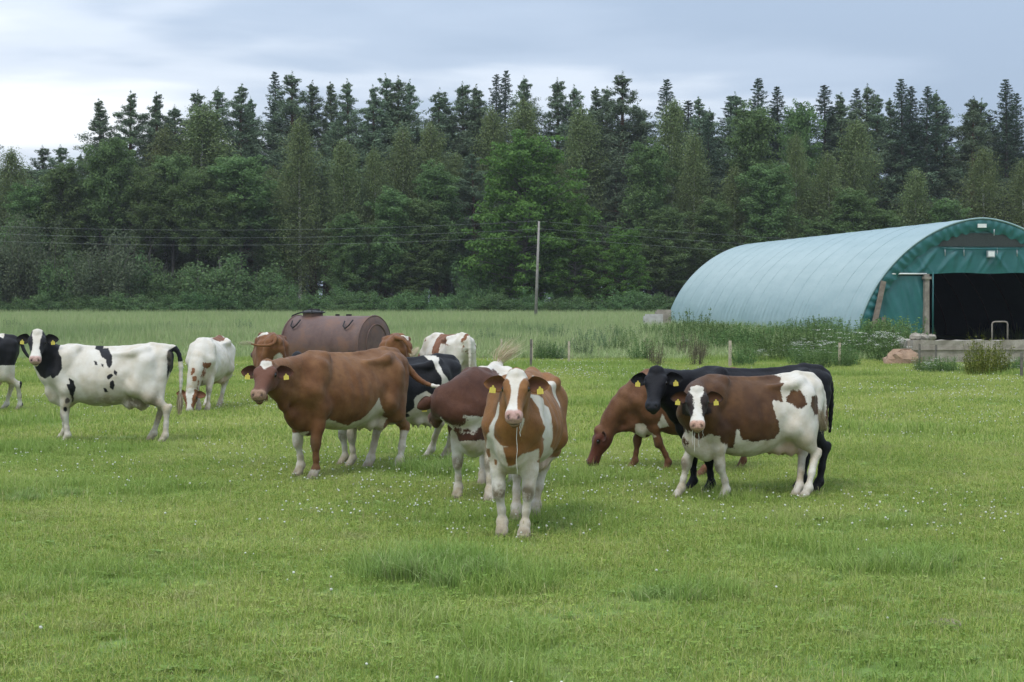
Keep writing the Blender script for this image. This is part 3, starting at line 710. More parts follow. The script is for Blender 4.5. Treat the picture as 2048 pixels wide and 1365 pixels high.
build_cow('I', 'white cow with brown patches grazing, seen from behind, beside the brown rump', dict(psi=120, scale=1.0, anchor=('rear', 931, 806), poll=(1.15, .12, .75), az=150, pitch=50, graze=1, base=False, udder=1.15, tags=(0, 0),
    coat=[('add', 'HB'), ('add', 'B', [(.70, 0), (1.9, 0), (1.9, 1.6), (.76, 1.6)]), ('addpx', 'L', [(893, 654), (912, 654), (892, 676), (892, 687), (900, 692), (882, 687), (877, 714), (864, 714), (869, 687)]),
          ('add', 'T', [(-.12, -.2), (-.35, -.2), (-.35, .1), (-.1, .1)], 1.28), ('addpx', 'L', [(928, 671), (940, 665), (941, 676), (933, 704), (929, 690)]), ('addpx', 'R', [(948, 668), (960, 668), (954, 695), (947, 708)]),
          ('addpx', 'L', [(850, 672), (854, 668), (852, 682), (849, 684)]), ('add', 'L', [(.6, .9), (.66, .9), (.62, .7), (.5, .6)])], pink=.8), m_pied, None, .018)
build_cow('J', 'dark red and white cow with head turned away behind the cow facing front', dict(psi=260, scale=.97, anchor=('front', 948, 1000), pollpxx=(884, 786, .78), az=104, pitch=30, bend=(.05, -.12, -.05), thick=1.12,
    feetpx={'FL': (979, 1004), 'FR': (916, 997)}, ear=(-.45, -.1), base=True, fat=0, deep=.03, tags=(1, 0), pink=.2,
    tail=[(-.86, 0, 1.345), (-.95, 0, 1.38), (-1.0, -.02, 1.43)], switch=[(-1.0, -.02, 1.40), (-.98, .05, 1.49), (-.96, .14, 1.56), (-.94, .24, 1.61)], spread=.04, flare=.6,
    coat=[('subpx', 'B', [(866, 834), (880, 831), (908, 855), (914, 868), (923, 865), (935, 858), (951, 865), (966, 849), (972, 846), (990, 862), (985, 930), (935, 930), (890, 900), (860, 870)], (1, .3)),
          ('sub', 'BLZ', .66), ('sub', 'T', [(.30, -.4), (.34, .0), (.28, .5), (-1.1, .5), (-1.1, -.5)], 1.05), ('addpx', 'L', [(966, 742), (990, 740), (1003, 752), (1000, 764), (978, 760)])]), m_red, switch_pale, .014)
build_cow('K', 'brown and white cow facing forward with white blaze', dict(psi=262, scale=1.0, anchor=('front', 1028, 1074), pollpxx=(1033, 752, .88), az=266, pitch=36,
    feetpx={'FL': (1049, 1076), 'FR': (1005, 1072), 'HL': (1070, 1036), 'HR': (1031, 1043)}, ear=(-.02, .06), base=True, fat=.18, deep=-.045, shw=.84, hs=.84, knees=1,
    coat=[('subpx', 'L', [(1062, 778), (1077, 792), (1097, 815), (1103, 840), (1105, 865), (1100, 895), (1097, 926), (1089, 960), (1078, 960), (1085, 908), (1089, 880), (1086, 849), (1078, 818), (1064, 797)]),
          ('subpx', 'R', [(1010, 803), (1003, 812), (994, 840), (988, 865), (987, 876), (992, 905), (985, 925), (968, 920), (972, 892), (980, 865), (986, 840), (997, 805)]),
          ('subpx', 'F', [(986, 872), (1000, 889), (1024, 898), (1018, 914), (1020, 935), (1029, 940), (1032, 920), (1046, 908), (1061, 905), (1078, 898), (1078, 920), (1085, 914), (1085, 1000), (975, 1000), (982, 930)], .42),
          ('sub', 'BLZ', .66, lambda V: V[:, 0] - .2), ('sub', 'BLZ', .60), ('addpx', 'F', [(988, 919), (994, 920), (993, 932), (989, 930)], .3), ('addpx', 'F', [(972, 897), (980, 898), (981, 915), (975, 915)], .3),
          ('add', 'F', [(-.02, .64), (.05, .66), (.03, .84), (-.05, .80)], .5),
          ('subpx', 'F', [(1033, 840), (1049, 838), (1046, 855), (1040, 868), (1034, 855)], .72), ('sub', 'L', [(-.2, 1.36), (-.35, 1.36), (-.4, 1.1), (-.3, 1.05)]),
          ('sub', 'H', [(-.13, -.1), (.13, -.1), (.105, .02), (.075, .07), (.036, .14), (.026, .28), (.030, .36), (.045, .50), (-.12, .50), (-.11, .40), (-.06, .34), (-.045, .28), (-.040, .20), (-.065, .10), (-.105, .03)], .10)]), m_tan, None, .0125)
build_cow('L', 'reddish brown cow grazing with its head down behind the black cow', dict(psi=178, scale=.875, anchor=('front', 1288, 940), pollpx=(1197, 862, .05), az=187, pitch=66, graze=1, udder=.6,
    feetpx={'FR': (1268, 938), 'FL': (1338, 941), 'HL': (1402, 957)}, base=True, fat=.35, deep=.03, tags=(0, 0), muzw=.5, dirtw=.3,
    coat=[('subpx', 'L', [(1271, 848), (1289, 848), (1299, 864), (1316, 875), (1305, 875), (1294, 869), (1280, 895), (1270, 870)]), ('subpx', 'L', [(1325, 828), (1338, 853), (1319, 858), (1316, 849)])]), m_graze, None, .0145)
build_cow('M', 'all black cow with head turned, standing behind dark brown and white cow', dict(psi=196, scale=.965, anchor=('front', 1404, 987), pollpx=(1313, 744, .14), az=257, pitch=42,
    feetpx={'FL': (1420, 988), 'FR': (1384, 983), 'HL': (1634, 986), 'HR': (1600, 978)}, ear=(.0, -.10), base=True, pink=0, knees=0, dirtw=.1, coat=[], udder=.6), m_black, None, .0135)
build_cow('N', 'dark brown cow with white rump and wide white blaze, chewing', dict(psi=205, scale=.92, anchor=('front', 1410, 1000), pollpx=(1394, 782, .32), az=265, pitch=42,
    feetpx={'FL': (1452, 1001), 'FR': (1360, 997), 'HL': (1613, 999), 'HR': (1594, 996)}, ear=(-.05, -.04), base=True, fat=.1, deep=.05, dirt=[(-.88, .05, 1.22, (.1, .14, .14), .6), (-.7, .1, .3, (.3, .3, .2), .4)],
    coat=[('subpx', 'L', [(1521, 746), (1563, 753), (1565, 771), (1562, 787), (1565, 804), (1548, 801), (1544, 807), (1551, 831), (1557, 848), (1559, 864), (1548, 878), (1526, 882), (1507, 886), (1485, 880), (1477, 858), (1472, 864), (1468, 891), (1470, 930), (1540, 925), (1670, 925), (1670, 730), (1595, 730)]),
          ('sub', 'R', [(-.3, 1.5), (-.4, .4), (-1.3, .4), (-1.3, 1.5)]), ('addpx', 'L', [(1584, 782), (1598, 779), (1611, 793), (1614, 809), (1603, 820), (1589, 812), (1573, 804), (1574, 793)]),
          ('addpx', 'L', [(1622, 793), (1634, 790), (1636, 828), (1629, 832), (1622, 812)]),
          ('subpx', 'B', [(1378, 862), (1398, 883), (1422, 869), (1439, 875), (1442, 886), (1455, 891), (1466, 902), (1462, 925), (1455, 960), (1360, 960), (1365, 880)], (1, .38)), ('sub', 'BLZ', .60),
          ('addpx', 'L', [(1455, 916), (1464, 908), (1464, 935), (1458, 942)]),
          ('sub', 'H', [(-.075, -.09), (.08, -.09), (.082, .05), (.042, .14), (.036, .26), (.06, .34), (.12, .39), (.12, .56), (-.12, .56), (-.12, .39), (-.055, .34), (-.036, .26), (-.046, .14), (-.085, .04)], .14)],
    tail=[(-.86, 0, 1.345), (-.955, .02, 1.25), (-.985, .06, 1.05), (-.98, .10, .88), (-.94, .16, .80)], switch=[(-.94, .16, .80), (-.86, .22, .78), (-.80, .27, .88), (-.76, .28, 1.0)]), m_dark, switch_dirty, .0135)

# threads of saliva hanging from two of the chewing mouths
sal_m, _t, _b = new_mat('saliva'); _b.inputs['Base Color'].default_value = (.66, .64, .58, 1); _b.inputs['Roughness'].default_value = .15
def saliva(key, strands):
    o, poll, H, loc = COWS[key]
    for y, x, ln, r in strands:
        a = poll + H @ np.array([x, y, -.175]); mb = MB()
        pts = [a + np.array([.004 * math.sin(k * 1.3 + y * 90), .004 * math.cos(k * 1.7), -ln * k / 8 + (.02 if k == 0 else 0)]) for k in range(9)]
        mb.tube(pts, [r * (1.2 - .5 * k / 8) for k in range(9)], 5); mb.build('saliva_thread', sal_m, o, True)
saliva('K', [(.02, .435, .42, .0022), (.045, .42, .10, .003)])
saliva('N', [(-.05, .42, .16, .003), (-.03, .44, .22, .003), (.015, .44, .18, .003), (.06, .42, .10, .0022)])
# ------------------------------------------------------------------ ground, grass and field
def vnoise(x, y, scale, seed=0, octv=3):
    x = np.asarray(x, float); y = np.asarray(y, float); out = 0; amp = 1; tot = 0
    for o in range(octv):
        rng = np.random.default_rng(seed * 31 + o); T = rng.random((64, 64)); u, v = x / scale, y / scale
        i, j = np.floor(u).astype(int), np.floor(v).astype(int); a, b = u - i, v - j; a = a * a * (3 - 2 * a); b = b * b * (3 - 2 * b)
        g = lambda p, q: T[p % 64, q % 64]
        out = out + amp * (g(i, j) * (1 - a) * (1 - b) + g(i + 1, j) * a * (1 - b) + g(i, j + 1) * (1 - a) * b + g(i + 1, j + 1) * a * b)
        tot += amp; amp *= .5; scale = scale * .47
    return out / tot
FIELD_Y = 60.0
EDGE_Y = 171.0
gm, t, b = new_mat('ground'); wp = worldpos(t); sp_ = N(t, 'ShaderNodeSeparateXYZ'); L(t, wp, sp_.inputs[0])
turf = ramp(t, noise(t, wp, .5, 6, .6), [(.35, (.115, .195, .038)), (.55, (.160, .240, .052)), (.7, (.21, .25, .08))], 'LINEAR')
turf = mixc(t, ramp(t, noise(t, wp, 9, 5, .7), [(.45, (0, 0, 0)), (.75, (.7, .7, .7))], 'LINEAR'), turf, (.095, .080, .040))
crop = ramp(t, noise(t, wp, .12, 5, .6), [(.35, (.16, .23, .075)), (.65, (.20, .265, .10))], 'LINEAR')
wood = ramp(t, noise(t, wp, .8, 5, .6), [(.35, (.022, .026, .012)), (.65, (.045, .040, .022))], 'LINEAR')
wob = math_node(t, 'MULTIPLY', noise(t, wp, .25, 3), 4)
k1 = math_node(t, 'GREATER_THAN', math_node(t, 'ADD', sp_.outputs[1], wob), FIELD_Y + 2)
k2 = math_node(t, 'GREATER_THAN', math_node(t, 'ADD', sp_.outputs[1], wob), EDGE_Y + 3)
L(t, mixc(t, k2, mixc(t, k1, turf, crop), wood), b.inputs['Base Color']); b.inputs['Roughness'].default_value = .95
bump(t, b, noise(t, wp, 30, 5, .7), .5, .02)
xs = np.concatenate([np.linspace(-420, -60, 25)[:-1], np.linspace(-60, 60, 81), np.linspace(60, 420, 25)[1:]])
ys = np.concatenate([np.linspace(-40, 0, 9)[:-1], np.linspace(0, 60, 61), np.linspace(60, 200, 48)[1:], np.linspace(200, 900, 25)[1:]])
X, Y = np.meshgrid(xs, ys, indexing='ij'); V = np.stack([X, Y, hgt_np(X, Y)], -1).reshape(-1, 3)
i = np.arange(len(xs) * len(ys)).reshape(len(xs), len(ys)); F = np.stack([i[:-1, :-1], i[1:, :-1], i[1:, 1:], i[:-1, 1:]], -1).reshape(-1, 4)
tag(link('ground', np_mesh('ground', V, F), gm), kind='structure')

def blades(rng, n, rad, h0, h1, w0, w1, lean=.6, clover=0, square=True, seg=3, cluster=0, stalks=0):
    """a patch of curved grass blades"""
    V = []; F3 = []; F4 = []; T = []
    cl = rng.uniform(-rad, rad, (max(cluster, 1), 2))
    for k in range(n):
        if cluster: p = cl[rng.integers(cluster)] + rng.normal(0, rad * .13, 2)
        else: p = rng.uniform(-rad, rad, 2)
        hh = rng.uniform(h0, h1) * (1 if rng.random() < .85 else 1.5); w = rng.uniform(w0, w1); a = rng.uniform(0, 6.283)
        d = np.array([math.cos(a), math.sin(a)]); ln = abs(rng.normal(0, lean)) * hh; q = np.array([-d[1], d[0]]); tw = rng.uniform(-.8, .8)
        b0 = len(V); tn = rng.random()
        for s in range(seg):
            u = s / seg; c = p + d * ln * u * u; z = hh * (u - .22 * u * u * min(ln / hh, 1.5)); ww = w * (1 - .45 * u); qq = q * math.cos(tw * u) + d * math.sin(tw * u)
            V += [(*(c - qq * ww), z), (*(c + qq * ww), z)]; T += [tn, tn]
        c = p + d * ln; V.append((*c, hh * (1 - .22 * min(ln / hh, 1.5)))); T.append(tn)
        for s in range(seg - 1): F4.append((b0 + 2 * s, b0 + 2 * s + 1, b0 + 2 * s + 3, b0 + 2 * s + 2))
        F3.append((b0 + 2 * seg - 2, b0 + 2 * seg - 1, b0 + 2 * seg))
    for k in range(stalks):
        p = rng.uniform(-rad, rad, 2); a = rng.uniform(0, 6.283); d = np.array([math.cos(a), math.sin(a)]); q = np.array([-d[1], d[0]]); hh = rng.uniform(.10, .24); ln = rng.uniform(.0, .10); b0 = len(V)
        for u, w in ((0, .0012), (.5, .0011), (.8, .0010), (.86, .0028), (1, .0008)):
            c = p + d * ln * u * u; V += [(*(c - q * w), hh * u), (*(c + q * w), hh * u)]; T += [.97, .97]
        F4 += [(b0 + 2 * s, b0 + 2 * s + 1, b0 + 2 * s + 3, b0 + 2 * s + 2) for s in range(4)]
    for k in range(clover):
        p = rng.uniform(-rad, rad, 2); z = rng.uniform(.02, h1 * .8); a0 = rng.uniform(0, 6.28); s = rng.uniform(.008, .014); tn = rng.uniform(.0, .35)
        for j in range(3):
            a = a0 + j * 2.094; d = np.array([math.cos(a), math.sin(a)]); q = np.array([-d[1], d[0]]); b0 = len(V); tl = rng.uniform(-.006, .006)
            V += [(*p, z), (*(p + d * s * .8 + q * s * .7), z + tl), (*(p + d * s * 1.5), z + tl + .002), (*(p + d * s * .8 - q * s * .7), z - tl)]; T += [tn] * 4
            F4.append((b0, b0 + 1, b0 + 2, b0 + 3))
    return np_mesh('grass_patch', np.array(V), [np.array(F4), np.array(F3)], True, {'tint': np.array(T)})
def leafy_bsdf(t, col, b, trans=.25, rough=.6, spec=.2):
    L(t, col, b.inputs['Base Color']); b.inputs['Roughness'].default_value = rough; b.inputs['Specular IOR Level'].default_value = spec
    tr = t.nodes.new('ShaderNodeBsdfTranslucent'); L(t, col, tr.inputs[0]); ms = t.nodes.new('ShaderNodeMixShader'); ms.inputs[0].default_value = trans
    o = [n for n in t.nodes if n.type == 'OUTPUT_MATERIAL'][0]
    L(t, b.outputs[0], ms.inputs[1]); L(t, tr.outputs[0], ms.inputs[2]); L(t, ms.outputs[0], o.inputs[0])
def grass_mat(name, stops, dry, lush=None, wscale=.35, trans=.3):
    m, t, b = new_mat(name); wp = worldpos(t); tn = attr(t, 'tint').outputs['Fac']
    f = math_node(t, 'ADD', math_node(t, 'MULTIPLY', noise(t, wp, wscale, 5, .62), .62), math_node(t, 'MULTIPLY', tn, .38))
    c = ramp(t, f, stops, 'LINEAR')
    c = mixc(t, ramp(t, tn, [(.86, (0, 0, 0)), (.97, (.8, .8, .8))], 'LINEAR'), c, dry)
    dryp = ramp(t, noise(t, wp, 1.7, 4, .6), [(.56, (0, 0, 0)), (.72, (.55, .55, .55))], 'LINEAR'); c = mixc(t, dryp, c, dry)
    if lush:
        at2 = t.nodes.new('ShaderNodeAttribute'); at2.attribute_type = 'INSTANCER'; at2.attribute_name = 'lush'
        c = mixc(t, at2.outputs['Fac'], c, lush)
    leafy_bsdf(t, c, b, trans, .55, .22); return m
grass_m = grass_mat('pasture_grass', [(.34, (.160, .248, .038)), (.44, (.285, .370, .068)), (.58, (.405, .445, .118)), (.74, (.52, .505, .21))], (.38, .34, .17), lush=(.190, .310, .062))
tuss_m = grass_mat('tussock_grass', [(.35, (.185, .295, .072)), (.55, (.265, .365, .105)), (.7, (.35, .43, .17))], (.33, .32, .16), wscale=3)
field_m = grass_mat('field_grass', [(.35, (.250, .335, .125)), (.52, (.315, .390, .165)), (.68, (.37, .42, .205))], (.34, .32, .19), lush=(.090, .180, .060), wscale=.10)

def scatter(name, pts, rot, scl, idx, protos, label, cat, lush=None):
    """one 'stuff' object: prototypes instanced on the vertices of a mesh"""
    pc = bpy.data.collections.new(name + '_source')
    for k, me in enumerate(protos):
        o = bpy.data.objects.new('%s_source_%02d' % (name, k), me); pc.objects.link(o)
    me = bpy.data.meshes.new(name); me.vertices.add(len(pts)); me.vertices.foreach_set('co', np.asarray(pts, f32).ravel())
    a = me.attributes.new('rz', 'FLOAT_VECTOR', 'POINT'); a.data.foreach_set('vector', np.asarray(rot, f32).ravel())
    a = me.attributes.new('sc', 'FLOAT_VECTOR', 'POINT'); a.data.foreach_set('vector', np.asarray(scl, f32).ravel())
    a = me.attributes.new('pick', 'INT', 'POINT'); a.data.foreach_set('value', np.asarray(idx, np.int32))
    a = me.attributes.new('lush', 'FLOAT', 'POINT'); a.data.foreach_set('value', np.asarray(lush if lush is not None else np.zeros(len(pts)), f32))
    o = bpy.data.objects.new(name, me); COL.objects.link(o)
    ng = bpy.data.node_groups.new(name, 'GeometryNodeTree')
    ng.interface.new_socket('Geometry', in_out='INPUT', socket_type='NodeSocketGeometry'); ng.interface.new_socket('Geometry', in_out='OUTPUT', socket_type='NodeSocketGeometry')
    gi = ng.nodes.new('NodeGroupInput'); go = ng.nodes.new('NodeGroupOutput'); ip = ng.nodes.new('GeometryNodeInstanceOnPoints'); ci = ng.nodes.new('GeometryNodeCollectionInfo')
    ci.inputs[0].default_value = pc; ci.inputs['Separate Children'].default_value = True; ci.inputs['Reset Children'].default_value = True
    ip.inputs['Pick Instance'].default_value = True
    def na(k, ty):
        n = ng.nodes.new('GeometryNodeInputNamedAttribute'); n.data_type = ty; n.inputs[0].default_value = k; return n.outputs[0]
    ng.links.new(gi.outputs[0], ip.inputs['Points']); ng.links.new(ci.outputs[0], ip.inputs['Instance'])
    ng.links.new(na('pick', 'INT'), ip.inputs['Instance Index']); ng.links.new(na('rz', 'FLOAT_VECTOR'), ip.inputs['Rotation']); ng.links.new(na('sc', 'FLOAT_VECTOR'), ip.inputs['Scale'])
    ng.links.new(ip.outputs[0], go.inputs[0])
    md = o.modifiers.new('scatter', 'NODES'); md.node_group = ng
    return tag(o, label, cat, kind='stuff')

rng = np.random.default_rng(11)
# places where the grass grows taller and darker (photograph pixels on the ground, radius in metres)
LUSH = [(880, 1150, .75, 1), (1000, 1160, .5, .8), (840, 950, .7, .9), (1800, 1130, .8, .8), (1620, 1110, .8, .5), (1350, 1195, .45, .8), (320, 985, .7, .6), (90, 975, .8, .6), (60, 905, 1.0, .7), (220, 905, 1.0, .6),
        (1110, 965, .8, .7), (1180, 960, .7, .6), (1870, 1350, .5, .7), (850, 1255, .3, .5), (1480, 1000, .6, .5), (1700, 860, 1.0, .5), (1830, 870, 1.4, .5), (40, 845, 1.2, .7), (180, 810, 1.5, .5), (420, 770, 1.5, .4)]
LG = [(ground(a, b_), r, k) for a, b_, r, k in LUSH]
def lush_at(x, y):
    v = np.clip((vnoise(x, y, 3.2, 5, 3) - .56) * 3.2, 0, .55)
    for g, r, k in LG: v = np.maximum(v, k * np.exp(-(((x - g.x) / r) ** 2 + ((y - g.y) / (r * 1.5)) ** 2) * 1.2))
    return v
near = [blades(np.random.default_rng(100 + k), 1150, .30, .022, .070, .0012, .0024, .8, 45, stalks=2) for k in range(5)]
tall = [blades(np.random.default_rng(120 + k), 620, .28, .07, .16, .0015, .003, .75, 20) for k in range(3)]
mid = [blades(np.random.default_rng(140 + k), 900, .62, .035, .085, .0035, .0065, .8, 60, seg=2) for k in range(4)]
midt = [blades(np.random.default_rng(160 + k), 600, .6, .09, .22, .004, .008, .7, 0, seg=2) for k in range(2)]
for me in near + tall + mid + midt: me.materials.append(grass_m)
def grid_pts(y0, y1, step, margin, rng):
    P = []
    for y in np.arange(y0, y1, step):
        hw = .31 * y + margin; xs = np.arange(-hw, hw, step); P.append(np.stack([xs + rng.uniform(-.4, .4, len(xs)) * step, np.full(len(xs), y) + rng.uniform(-.4, .4, len(xs)) * step], 1))
    return np.concatenate(P)
def in_yard(x, y):
    # the barn's own footprint and the yard between it and the concrete wall stay free of grass
    f0 = at(1963, 606, 77.0); f1 = at(1512, 606, 109.5); a = np.array([f1.x - f0.x, f1.y - f0.y]); a /= np.linalg.norm(a); c = np.array([a[1], -a[0]])
    u = (x - f0.x) * c[0] + (y - f0.y) * c[1]; v = (x - f0.x) * a[0] + (y - f0.y) * a[1]
    return (np.abs(u) < 6.0) & (v > -1.0) & (v < 34) | ((x > at(1823, 700, 56).x + (y - 56) * .14) & (y > 55) & (v < 0))
def add_pasture():
    P, S_, I, LU = [], [], [], []
    a = grid_pts(6.0, 24, .42, 1.6, rng); lu = lush_at(a[:, 0], a[:, 1]); tl = rng.random(len(a)) < np.clip((lu - .25) * 1.8, 0, 1)
    s = .75 + .55 * vnoise(a[:, 0], a[:, 1], 1.3, 9) ; P.append(a); S_.append(np.where(tl, .6 + .9 * lu, s)); I.append(np.where(tl, 5 + rng.integers(0, 3, len(a)), rng.integers(0, 5, len(a)))); LU.append(lu)
    a = grid_pts(23.8, 63, .85, 2.5, rng); lu = lush_at(a[:, 0], a[:, 1]); tl = rng.random(len(a)) < np.clip((lu - .25) * 1.8, 0, 1)
    P.append(a); S_.append(np.where(tl, .7 + .7 * lu, .8 + .5 * vnoise(a[:, 0], a[:, 1], 2, 9))); I.append(np.where(tl, 12 + rng.integers(0, 2, len(a)), 8 + rng.integers(0, 4, len(a)))); LU.append(lu)
    a = np.concatenate(P); s = np.concatenate(S_); ok_ = ~in_yard(a[:, 0], a[:, 1] - .7); a, s = a[ok_], s[ok_]; I = [np.concatenate(I)[ok_]]; LU = [np.concatenate(LU)[ok_]]; n = len(a)
    pts = np.stack([a[:, 0], a[:, 1], hgt_np(a[:, 0], a[:, 1]) - .004], 1); rot = np.zeros((n, 3)); rot[:, 2] = rng.uniform(0, 6.28, n)
    sc = np.stack([np.ones(n), np.ones(n), s], 1)
    scatter('pasture_grass', pts, rot, sc, np.concatenate(I), near + tall + mid + midt, 'short green pasture grass and clover under the cows', 'grass', np.clip(np.concatenate(LU), 0, .9))
add_pasture()
def add_field():
    pr = [blades(np.random.default_rng(200 + k), 420, 1.0, .35, .72, .008, .018, .35, 0, seg=2) for k in range(4)]
    for me in pr: me.materials.append(field_m)
    P = []
    for y0, y1, st in ((FIELD_Y, 90, 1.15), (90, EDGE_Y, 1.6)): P.append(grid_pts(y0, y1, st, 5, rng))
    a = np.concatenate(P); a = a[~in_yard(a[:, 0], a[:, 1])]; n = len(a); edge = np.clip((a[:, 1] - FIELD_Y + 6 * vnoise(a[:, 0], a[:, 1], 5, 44)) / 13, 0, 1)
    s = (.22 + .73 * edge) * (.8 + .4 * vnoise(a[:, 0], a[:, 1], 6, 3)); lu = np.clip((vnoise(a[:, 0], a[:, 1] * .35, 5, 13) - .5) * 2.2, 0, .7) * np.clip((110 - a[:, 1]) / 45, 0, 1)
    pts = np.stack([a[:, 0], a[:, 1], hgt_np(a[:, 0], a[:, 1]) - .01], 1); rot = np.zeros((n, 3)); rot[:, 2] = rng.uniform(0, 6.28, n)
    scatter('field_grass', pts, rot, np.stack([np.ones(n), np.ones(n), s], 1), rng.integers(0, 4, n), pr, 'tall pale green field grass between pasture and forest', 'field', lu)
add_field()

# white clover heads and daisies
flw_m, t, b = new_mat('white_flower'); L(t, mixc(t, attr(t, 'tint').outputs['Fac'], (.12, .20, .05), (.70, .69, .62)), b.inputs['Base Color']); b.inputs['Roughness'].default_value = .7
def clover_head(rng, hh, r):
    mb = MB(); T = []
    mb.tube([(0, 0, 0), (rng.uniform(-.01, .01), rng.uniform(-.01, .01), hh * .6), (0, 0, hh)], .0014, 4); T += [0] * len(mb.v); n0 = len(mb.v)
    n, m_ = 7, 5; vs = []; fs = []
    for i_ in range(m_):
        th = math.pi * i_ / (m_ - 1)
        for j in range(n):
            ph = 6.283 * j / n; rr = r * (1 + rng.uniform(-.18, .18)); vs.append((rr * math.sin(th) * math.cos(ph), rr * math.sin(th) * math.sin(ph), hh + rr * .8 * math.cos(th)))
    for i_ in range(m_ - 1):
        for j in range(n): fs.append((i_ * n + j, (i_ + 1) * n + j, (i_ + 1) * n + (j + 1) % n, i_ * n + (j + 1) % n))
    mb.add(vs, fs); T += [rng.uniform(.75, 1)] * (len(mb.v) - n0)
    me = mb.mesh('clover_flower'); at_ = me.attributes.new('tint', 'FLOAT', 'POINT'); at_.data.foreach_set('value', np.array(T, f32)); me.materials.append(flw_m); return me
def add_flowers():
    pr = [clover_head(np.random.default_rng(300 + k), h_, r_) for k, (h_, r_) in enumerate(((.075, .0105), (.095, .012), (.055, .009), (.11, .0115)))]
    r2 = np.random.default_rng(5); n = 20000; y = 7 + 50 * r2.random(n) ** .75; x = r2.uniform(-1, 1, n) * (.31 * y + 1)
    d = np.clip((vnoise(x, y, 4.2, 21, 3) - .53) * 5, .016, 1)
    for px, py, r_, k in ((1230, 985, 1.3, 1), (1300, 970, 1.2, .9), (320, 975, .5, .9), (1140, 960, .7, .8), (60, 915, 1.4, .7), (1960, 840, 2, .8), (1900, 790, 2.5, .8), (180, 720, 3, .8), (430, 700, 3, .9), (1180, 750, 2.5, 1), (500, 700, 2.5, .9), (1900, 1130, .6, .4)):
        g = ground(px, py); d = np.maximum(d, k * np.exp(-(((x - g.x) / r_) ** 2 + ((y - g.y) / (r_ * 1.3)) ** 2)))
    keep = r2.random(n) < .95 * d * np.clip(y / 16, .3, 1); x, y = x[keep], y[keep]; n = len(x); rot = np.zeros((n, 3)); rot[:, 2] = r2.uniform(0, 6.28, n); rot[:, 0] = r2.normal(0, .15, n)
    s = r2.uniform(.55, 1.0, n) * np.clip(y / 30, 1, 1.4)
    scatter('clover_flowers', np.stack([x, y, hgt_np(x, y)], 1), rot, np.stack([s, s, s], 1), r2.integers(0, 4, n), pr, 'small white clover heads dotted over the pasture', 'flowers')
add_flowers()

ros_m = grass_mat('rosette_leaves', [(.35, (.150, .250, .036)), (.55, (.210, .310, .055)), (.7, (.28, .35, .08))], (.30, .30, .12), wscale=2)
def rosette(r):
    V = []; F = []; T = []
    for k in range(9):
        a = k * .7 + r.uniform(-.2, .2); d = np.array([math.cos(a), math.sin(a), 0]); q = np.array([-d[1], d[0], 0]); ln = r.uniform(.06, .13); w = ln * r.uniform(.16, .24); b0 = len(V); up = r.uniform(.25, .7); tn = r.uniform(0, .8)
        for u, ww in ((.05, .2), (.4, .9), (.75, 1.0), (1, .15)):
            c = d * ln * u + np.array([0, 0, ln * up * (u - .55 * u * u) + .01]); V += [c - q * w * ww, c + q * w * ww]; T += [tn, tn]
        F += [(b0 + 2 * s, b0 + 2 * s + 1, b0 + 2 * s + 3, b0 + 2 * s + 2) for s in range(3)]
    me = np_mesh('broadleaf_rosette', np.array(V), np.array(F), True, {'tint': np.array(T)}); me.materials.append(ros_m); return me
def add_rosettes():
    r2 = np.random.default_rng(77); n = 380; y = 7 + 24 * r2.random(n) ** .8; x = r2.uniform(-1, 1, n) * (.31 * y + 1); rot = np.zeros((n, 3)); rot[:, 2] = r2.uniform(0, 6.28, n); s = r2.uniform(.35, .75, n)
    scatter('broadleaf_weeds', np.stack([x, y, hgt_np(x, y) + .01], 1), rot, np.stack([s, s, s], 1), r2.integers(0, 3, n), [rosette(np.random.default_rng(400 + k)) for k in range(3)], 'small broad-leaved rosettes of weeds among the pasture grass', 'weeds')
add_rosettes()
# tussocks of long grass that cows have left
def tussock(px, py, rad, h0, n, seed, label):
    g = ground(px, py); r = np.random.default_rng(seed)
    me = blades(r, n, rad, h0 * .5, h0, .0022, .0045, .75, 20, cluster=9, seg=4); me.name = 'grass_tussock'; me.materials.append(tuss_m)
    o = link('grass_tussock', me, None, None, (g.x, g.y, g.z - .005)); o.scale = (1, .7, 1); tag(o, label, 'grass tussock')
tussock(880, 1160, .55, .21, 2200, 1, 'large blue-green tussock of long grass before the cow facing front')
tussock(1795, 1135, .42, .13, 1200, 2, 'long dark grass tussock in the open turf right of the cows')
tussock(1345, 1198, .28, .11, 600, 3, 'small low grass tussock below the dark brown and white cow')
tussock(835, 950, .45, .22, 1200, 4, 'grass tussock at the hind feet of the black and white cow')
tussock(60, 1000, .5, .13, 900, 5, 'low spreading tussock of grass under the white cow with black neck')
# small bare patch of earth
bare_m = simple_mat('bare_earth', (.16, .125, .085), (.24, .20, .14), 14, .95, 0, 60, .6, .01)
def bare(px, py, rx, ry, label):
    g = ground(px, py); r = random.Random(3); n = 22; vs = [(0, 0, .016)]; fs = []
    for ring, zz in ((.5, .016), (1.0, .003)):
        for k in range(n):
            a = 6.283 * k / n; q = ring * (1 + r.uniform(-.2, .2)); vs.append((rx * q * math.cos(a), ry * q * math.sin(a), zz + r.uniform(-.003, .003)))
    for k in range(n): fs.append((0, 1 + k, 1 + (k + 1) % n)); fs.append((1 + k, 1 + n + k, 1 + n + (k + 1) % n, 1 + (k + 1) % n))
    mb = MB(); mb.add(vs, fs); o = mb.build('molehill', bare_m, None, True, (g.x, g.y, g.z)); tag(o, label, 'earth')
bare(1898, 1248, .11, .16, 'small flat patch of bare pale earth in the turf')
